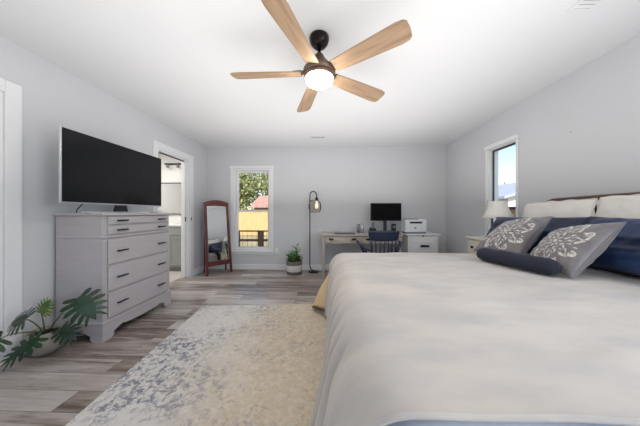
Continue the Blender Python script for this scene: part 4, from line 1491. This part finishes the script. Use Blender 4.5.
sh_ = G().lathe(tlx, tly, [(0.158, 1.068), (0.130, 1.12), (0.105, 1.18), (0.088, 1.235), (0.078, 1.275)], 144, fn=pleat).build('lamp_shade', 'lampshade', tl, smooth=True, solid=0.002)
G().tube([(tlx, tly, 1.06), (tlx, tly, 1.28)], 0.004, 8).build('harp', 'bronze', tl)
G().tube([(tlx - 0.08, tly, 1.268), (tlx + 0.08, tly, 1.268)], 0.0025, 6).build('spider', 'bronze', tl)

# ------------------------------------------------------------------ ceiling fan
fx, fy = -0.065, 1.71
fan = thing('ceiling_fan', 'five blade oak and bronze ceiling fan with a lit white lamp', 'fan', (fx, fy, ZC))
G().lathe(fx, fy, [(0.0, 2.365), (0.025, 2.366), (0.045, 2.375), (0.066, 2.40), (0.074, 2.43), (0.072, 2.449), (0, 2.449)], 32).build('canopy', 'bronze', fan, smooth=True)
G().tube([(fx, fy, 2.30), (fx, fy, 2.37)], 0.013, 14).build('downrod', 'bronze', fan, smooth=True)
G().lathe(fx, fy, [(0.0, 2.165), (0.108, 2.165), (0.122, 2.185), (0.118, 2.205), (0.085, 2.235), (0.045, 2.285), (0.03, 2.315), (0.018, 2.32), (0, 2.32)], 32).build('motor_housing', 'fan_housing', fan, smooth=True)
G().lathe(fx, fy, [(0.0, 2.138), (0.112, 2.138), (0.116, 2.15), (0.112, 2.164), (0, 2.164)], 32).build('light_ring', 'fan_housing', fan, smooth=True)
G().lathe(fx, fy, [(0.0, 2.082), (0.04, 2.084), (0.075, 2.094), (0.098, 2.112), (0.104, 2.137), (0, 2.137)], 32).build('lamp_diffuser', 'fan_light', fan, smooth=True)
pitch = math.radians(15)
for k in range(5):
    ang = math.radians(179 + 72 * k)
    R = Matrix.Translation((fx, fy, 2.178)) @ Matrix.Rotation(ang, 4, 'Z') @ Matrix.Rotation(pitch, 4, 'X')
    # local: x along the blade, y ccw side (goes down)
    R = Matrix.Translation((fx, fy, 2.178)) @ Matrix.Rotation(ang, 4, 'Z') @ Matrix.Rotation(-pitch, 4, 'X')
    out = [(0.135, -0.050), (0.30, -0.060), (0.60, -0.072), (0.645, -0.066), (0.662, -0.05), (0.668, 0.0), (0.662, 0.05), (0.645, 0.066), (0.60, 0.072), (0.30, 0.060), (0.135, 0.050)]
    g = G().prism(out, 'z', -0.004, 0.004)
    b = g.build('blade', 'fan_wood', None, bevel=0.002, origin=(0, 0, 0))
    b.parent = fan
    b.matrix_local = Matrix.Translation((0, 0, -ZC + 0)) @ Matrix.Translation((-fx, -fy, 0)) @ R
    g = G().prism([(0.085, -0.022), (0.14, -0.045), (0.20, -0.035), (0.20, 0.035), (0.14, 0.045), (0.085, 0.022)], 'z', 0.005, 0.013)
    c = g.build('blade_bracket', 'fan_housing', None, bevel=0.002, origin=(0, 0, 0))
    c.parent = b

# ------------------------------------------------------------------ ceiling vents, outlets, small wall marks
def vent(name, label, x0, x1, y0, y1, slats_x=True, n=8, back='plastic_black', sw=0.28):
    v = thing(name, label, 'vent', ((x0 + x1) / 2, (y0 + y1) / 2, ZC), 'ceiling air vents')
    g = G()
    t = 0.018
    g.box(x0, x1, y0, y0 + t, ZC - 0.008, ZC - 0.001).box(x0, x1, y1 - t, y1, ZC - 0.008, ZC - 0.001)
    g.box(x0, x0 + t, y0 + t, y1 - t, ZC - 0.008, ZC - 0.001).box(x1 - t, x1, y0 + t, y1 - t, ZC - 0.008, ZC - 0.001)
    g.build('frame', 'ceiling', v)
    G().box(x0 + t, x1 - t, y0 + t, y1 - t, ZC - 0.003, ZC - 0.001).build('backing', back, v)
    g = G()
    for k in range(n):
        if slats_x:
            c = x0 + t + (x1 - x0 - 2 * t) * (k + 0.5) / n
            w = (x1 - x0 - 2 * t) / n * sw
            g.box(c - w, c + w, y0 + t, y1 - t, ZC - 0.007, ZC - 0.004)
        else:
            c = y0 + t + (y1 - y0 - 2 * t) * (k + 0.5) / n
            w = (y1 - y0 - 2 * t) / n * sw
            g.box(x0 + t, x1 - t, c - w, c + w, ZC - 0.007, ZC - 0.004)
    g.build('louvres', 'ceiling', v)
vent('ceiling_vent', 'small white air vent in the ceiling near the back wall', -0.32, -0.04, 3.90, 4.02)
vent('ceiling_vent', 'white air vent in the ceiling at the upper right edge', 1.56, 1.70, 1.22, 1.54, False, 10, 'grey_plastic', 0.40)

def outlet(x, z, label, w=0.036, h=0.058):
    o = thing('wall_outlet', label, 'outlet', (x, YB, z))
    G().box(x - w, x + w, YB - 0.006, YB - 0.0005, z - h, z + h).build('plate', 'trim', o, bevel=0.002)
    g = G()
    for q in (-0.022, 0.022):
        g.box(x - 0.014, x + 0.014, YB - 0.008, YB - 0.0062, z + q - 0.012, z + q + 0.012)
    g.build('socket', 'cabinet_white', o)
outlet(-1.02, 0.38, 'white wall outlet just right of the back window')
nl = G().tube([(XR - 0.001, 2.24, 1.895), (XR - 0.008, 2.24, 1.897)], 0.003, 8).build('wall_nail', 'bronze')
tag(nl, 'small nail in the bare right wall above the headboard', 'nail')
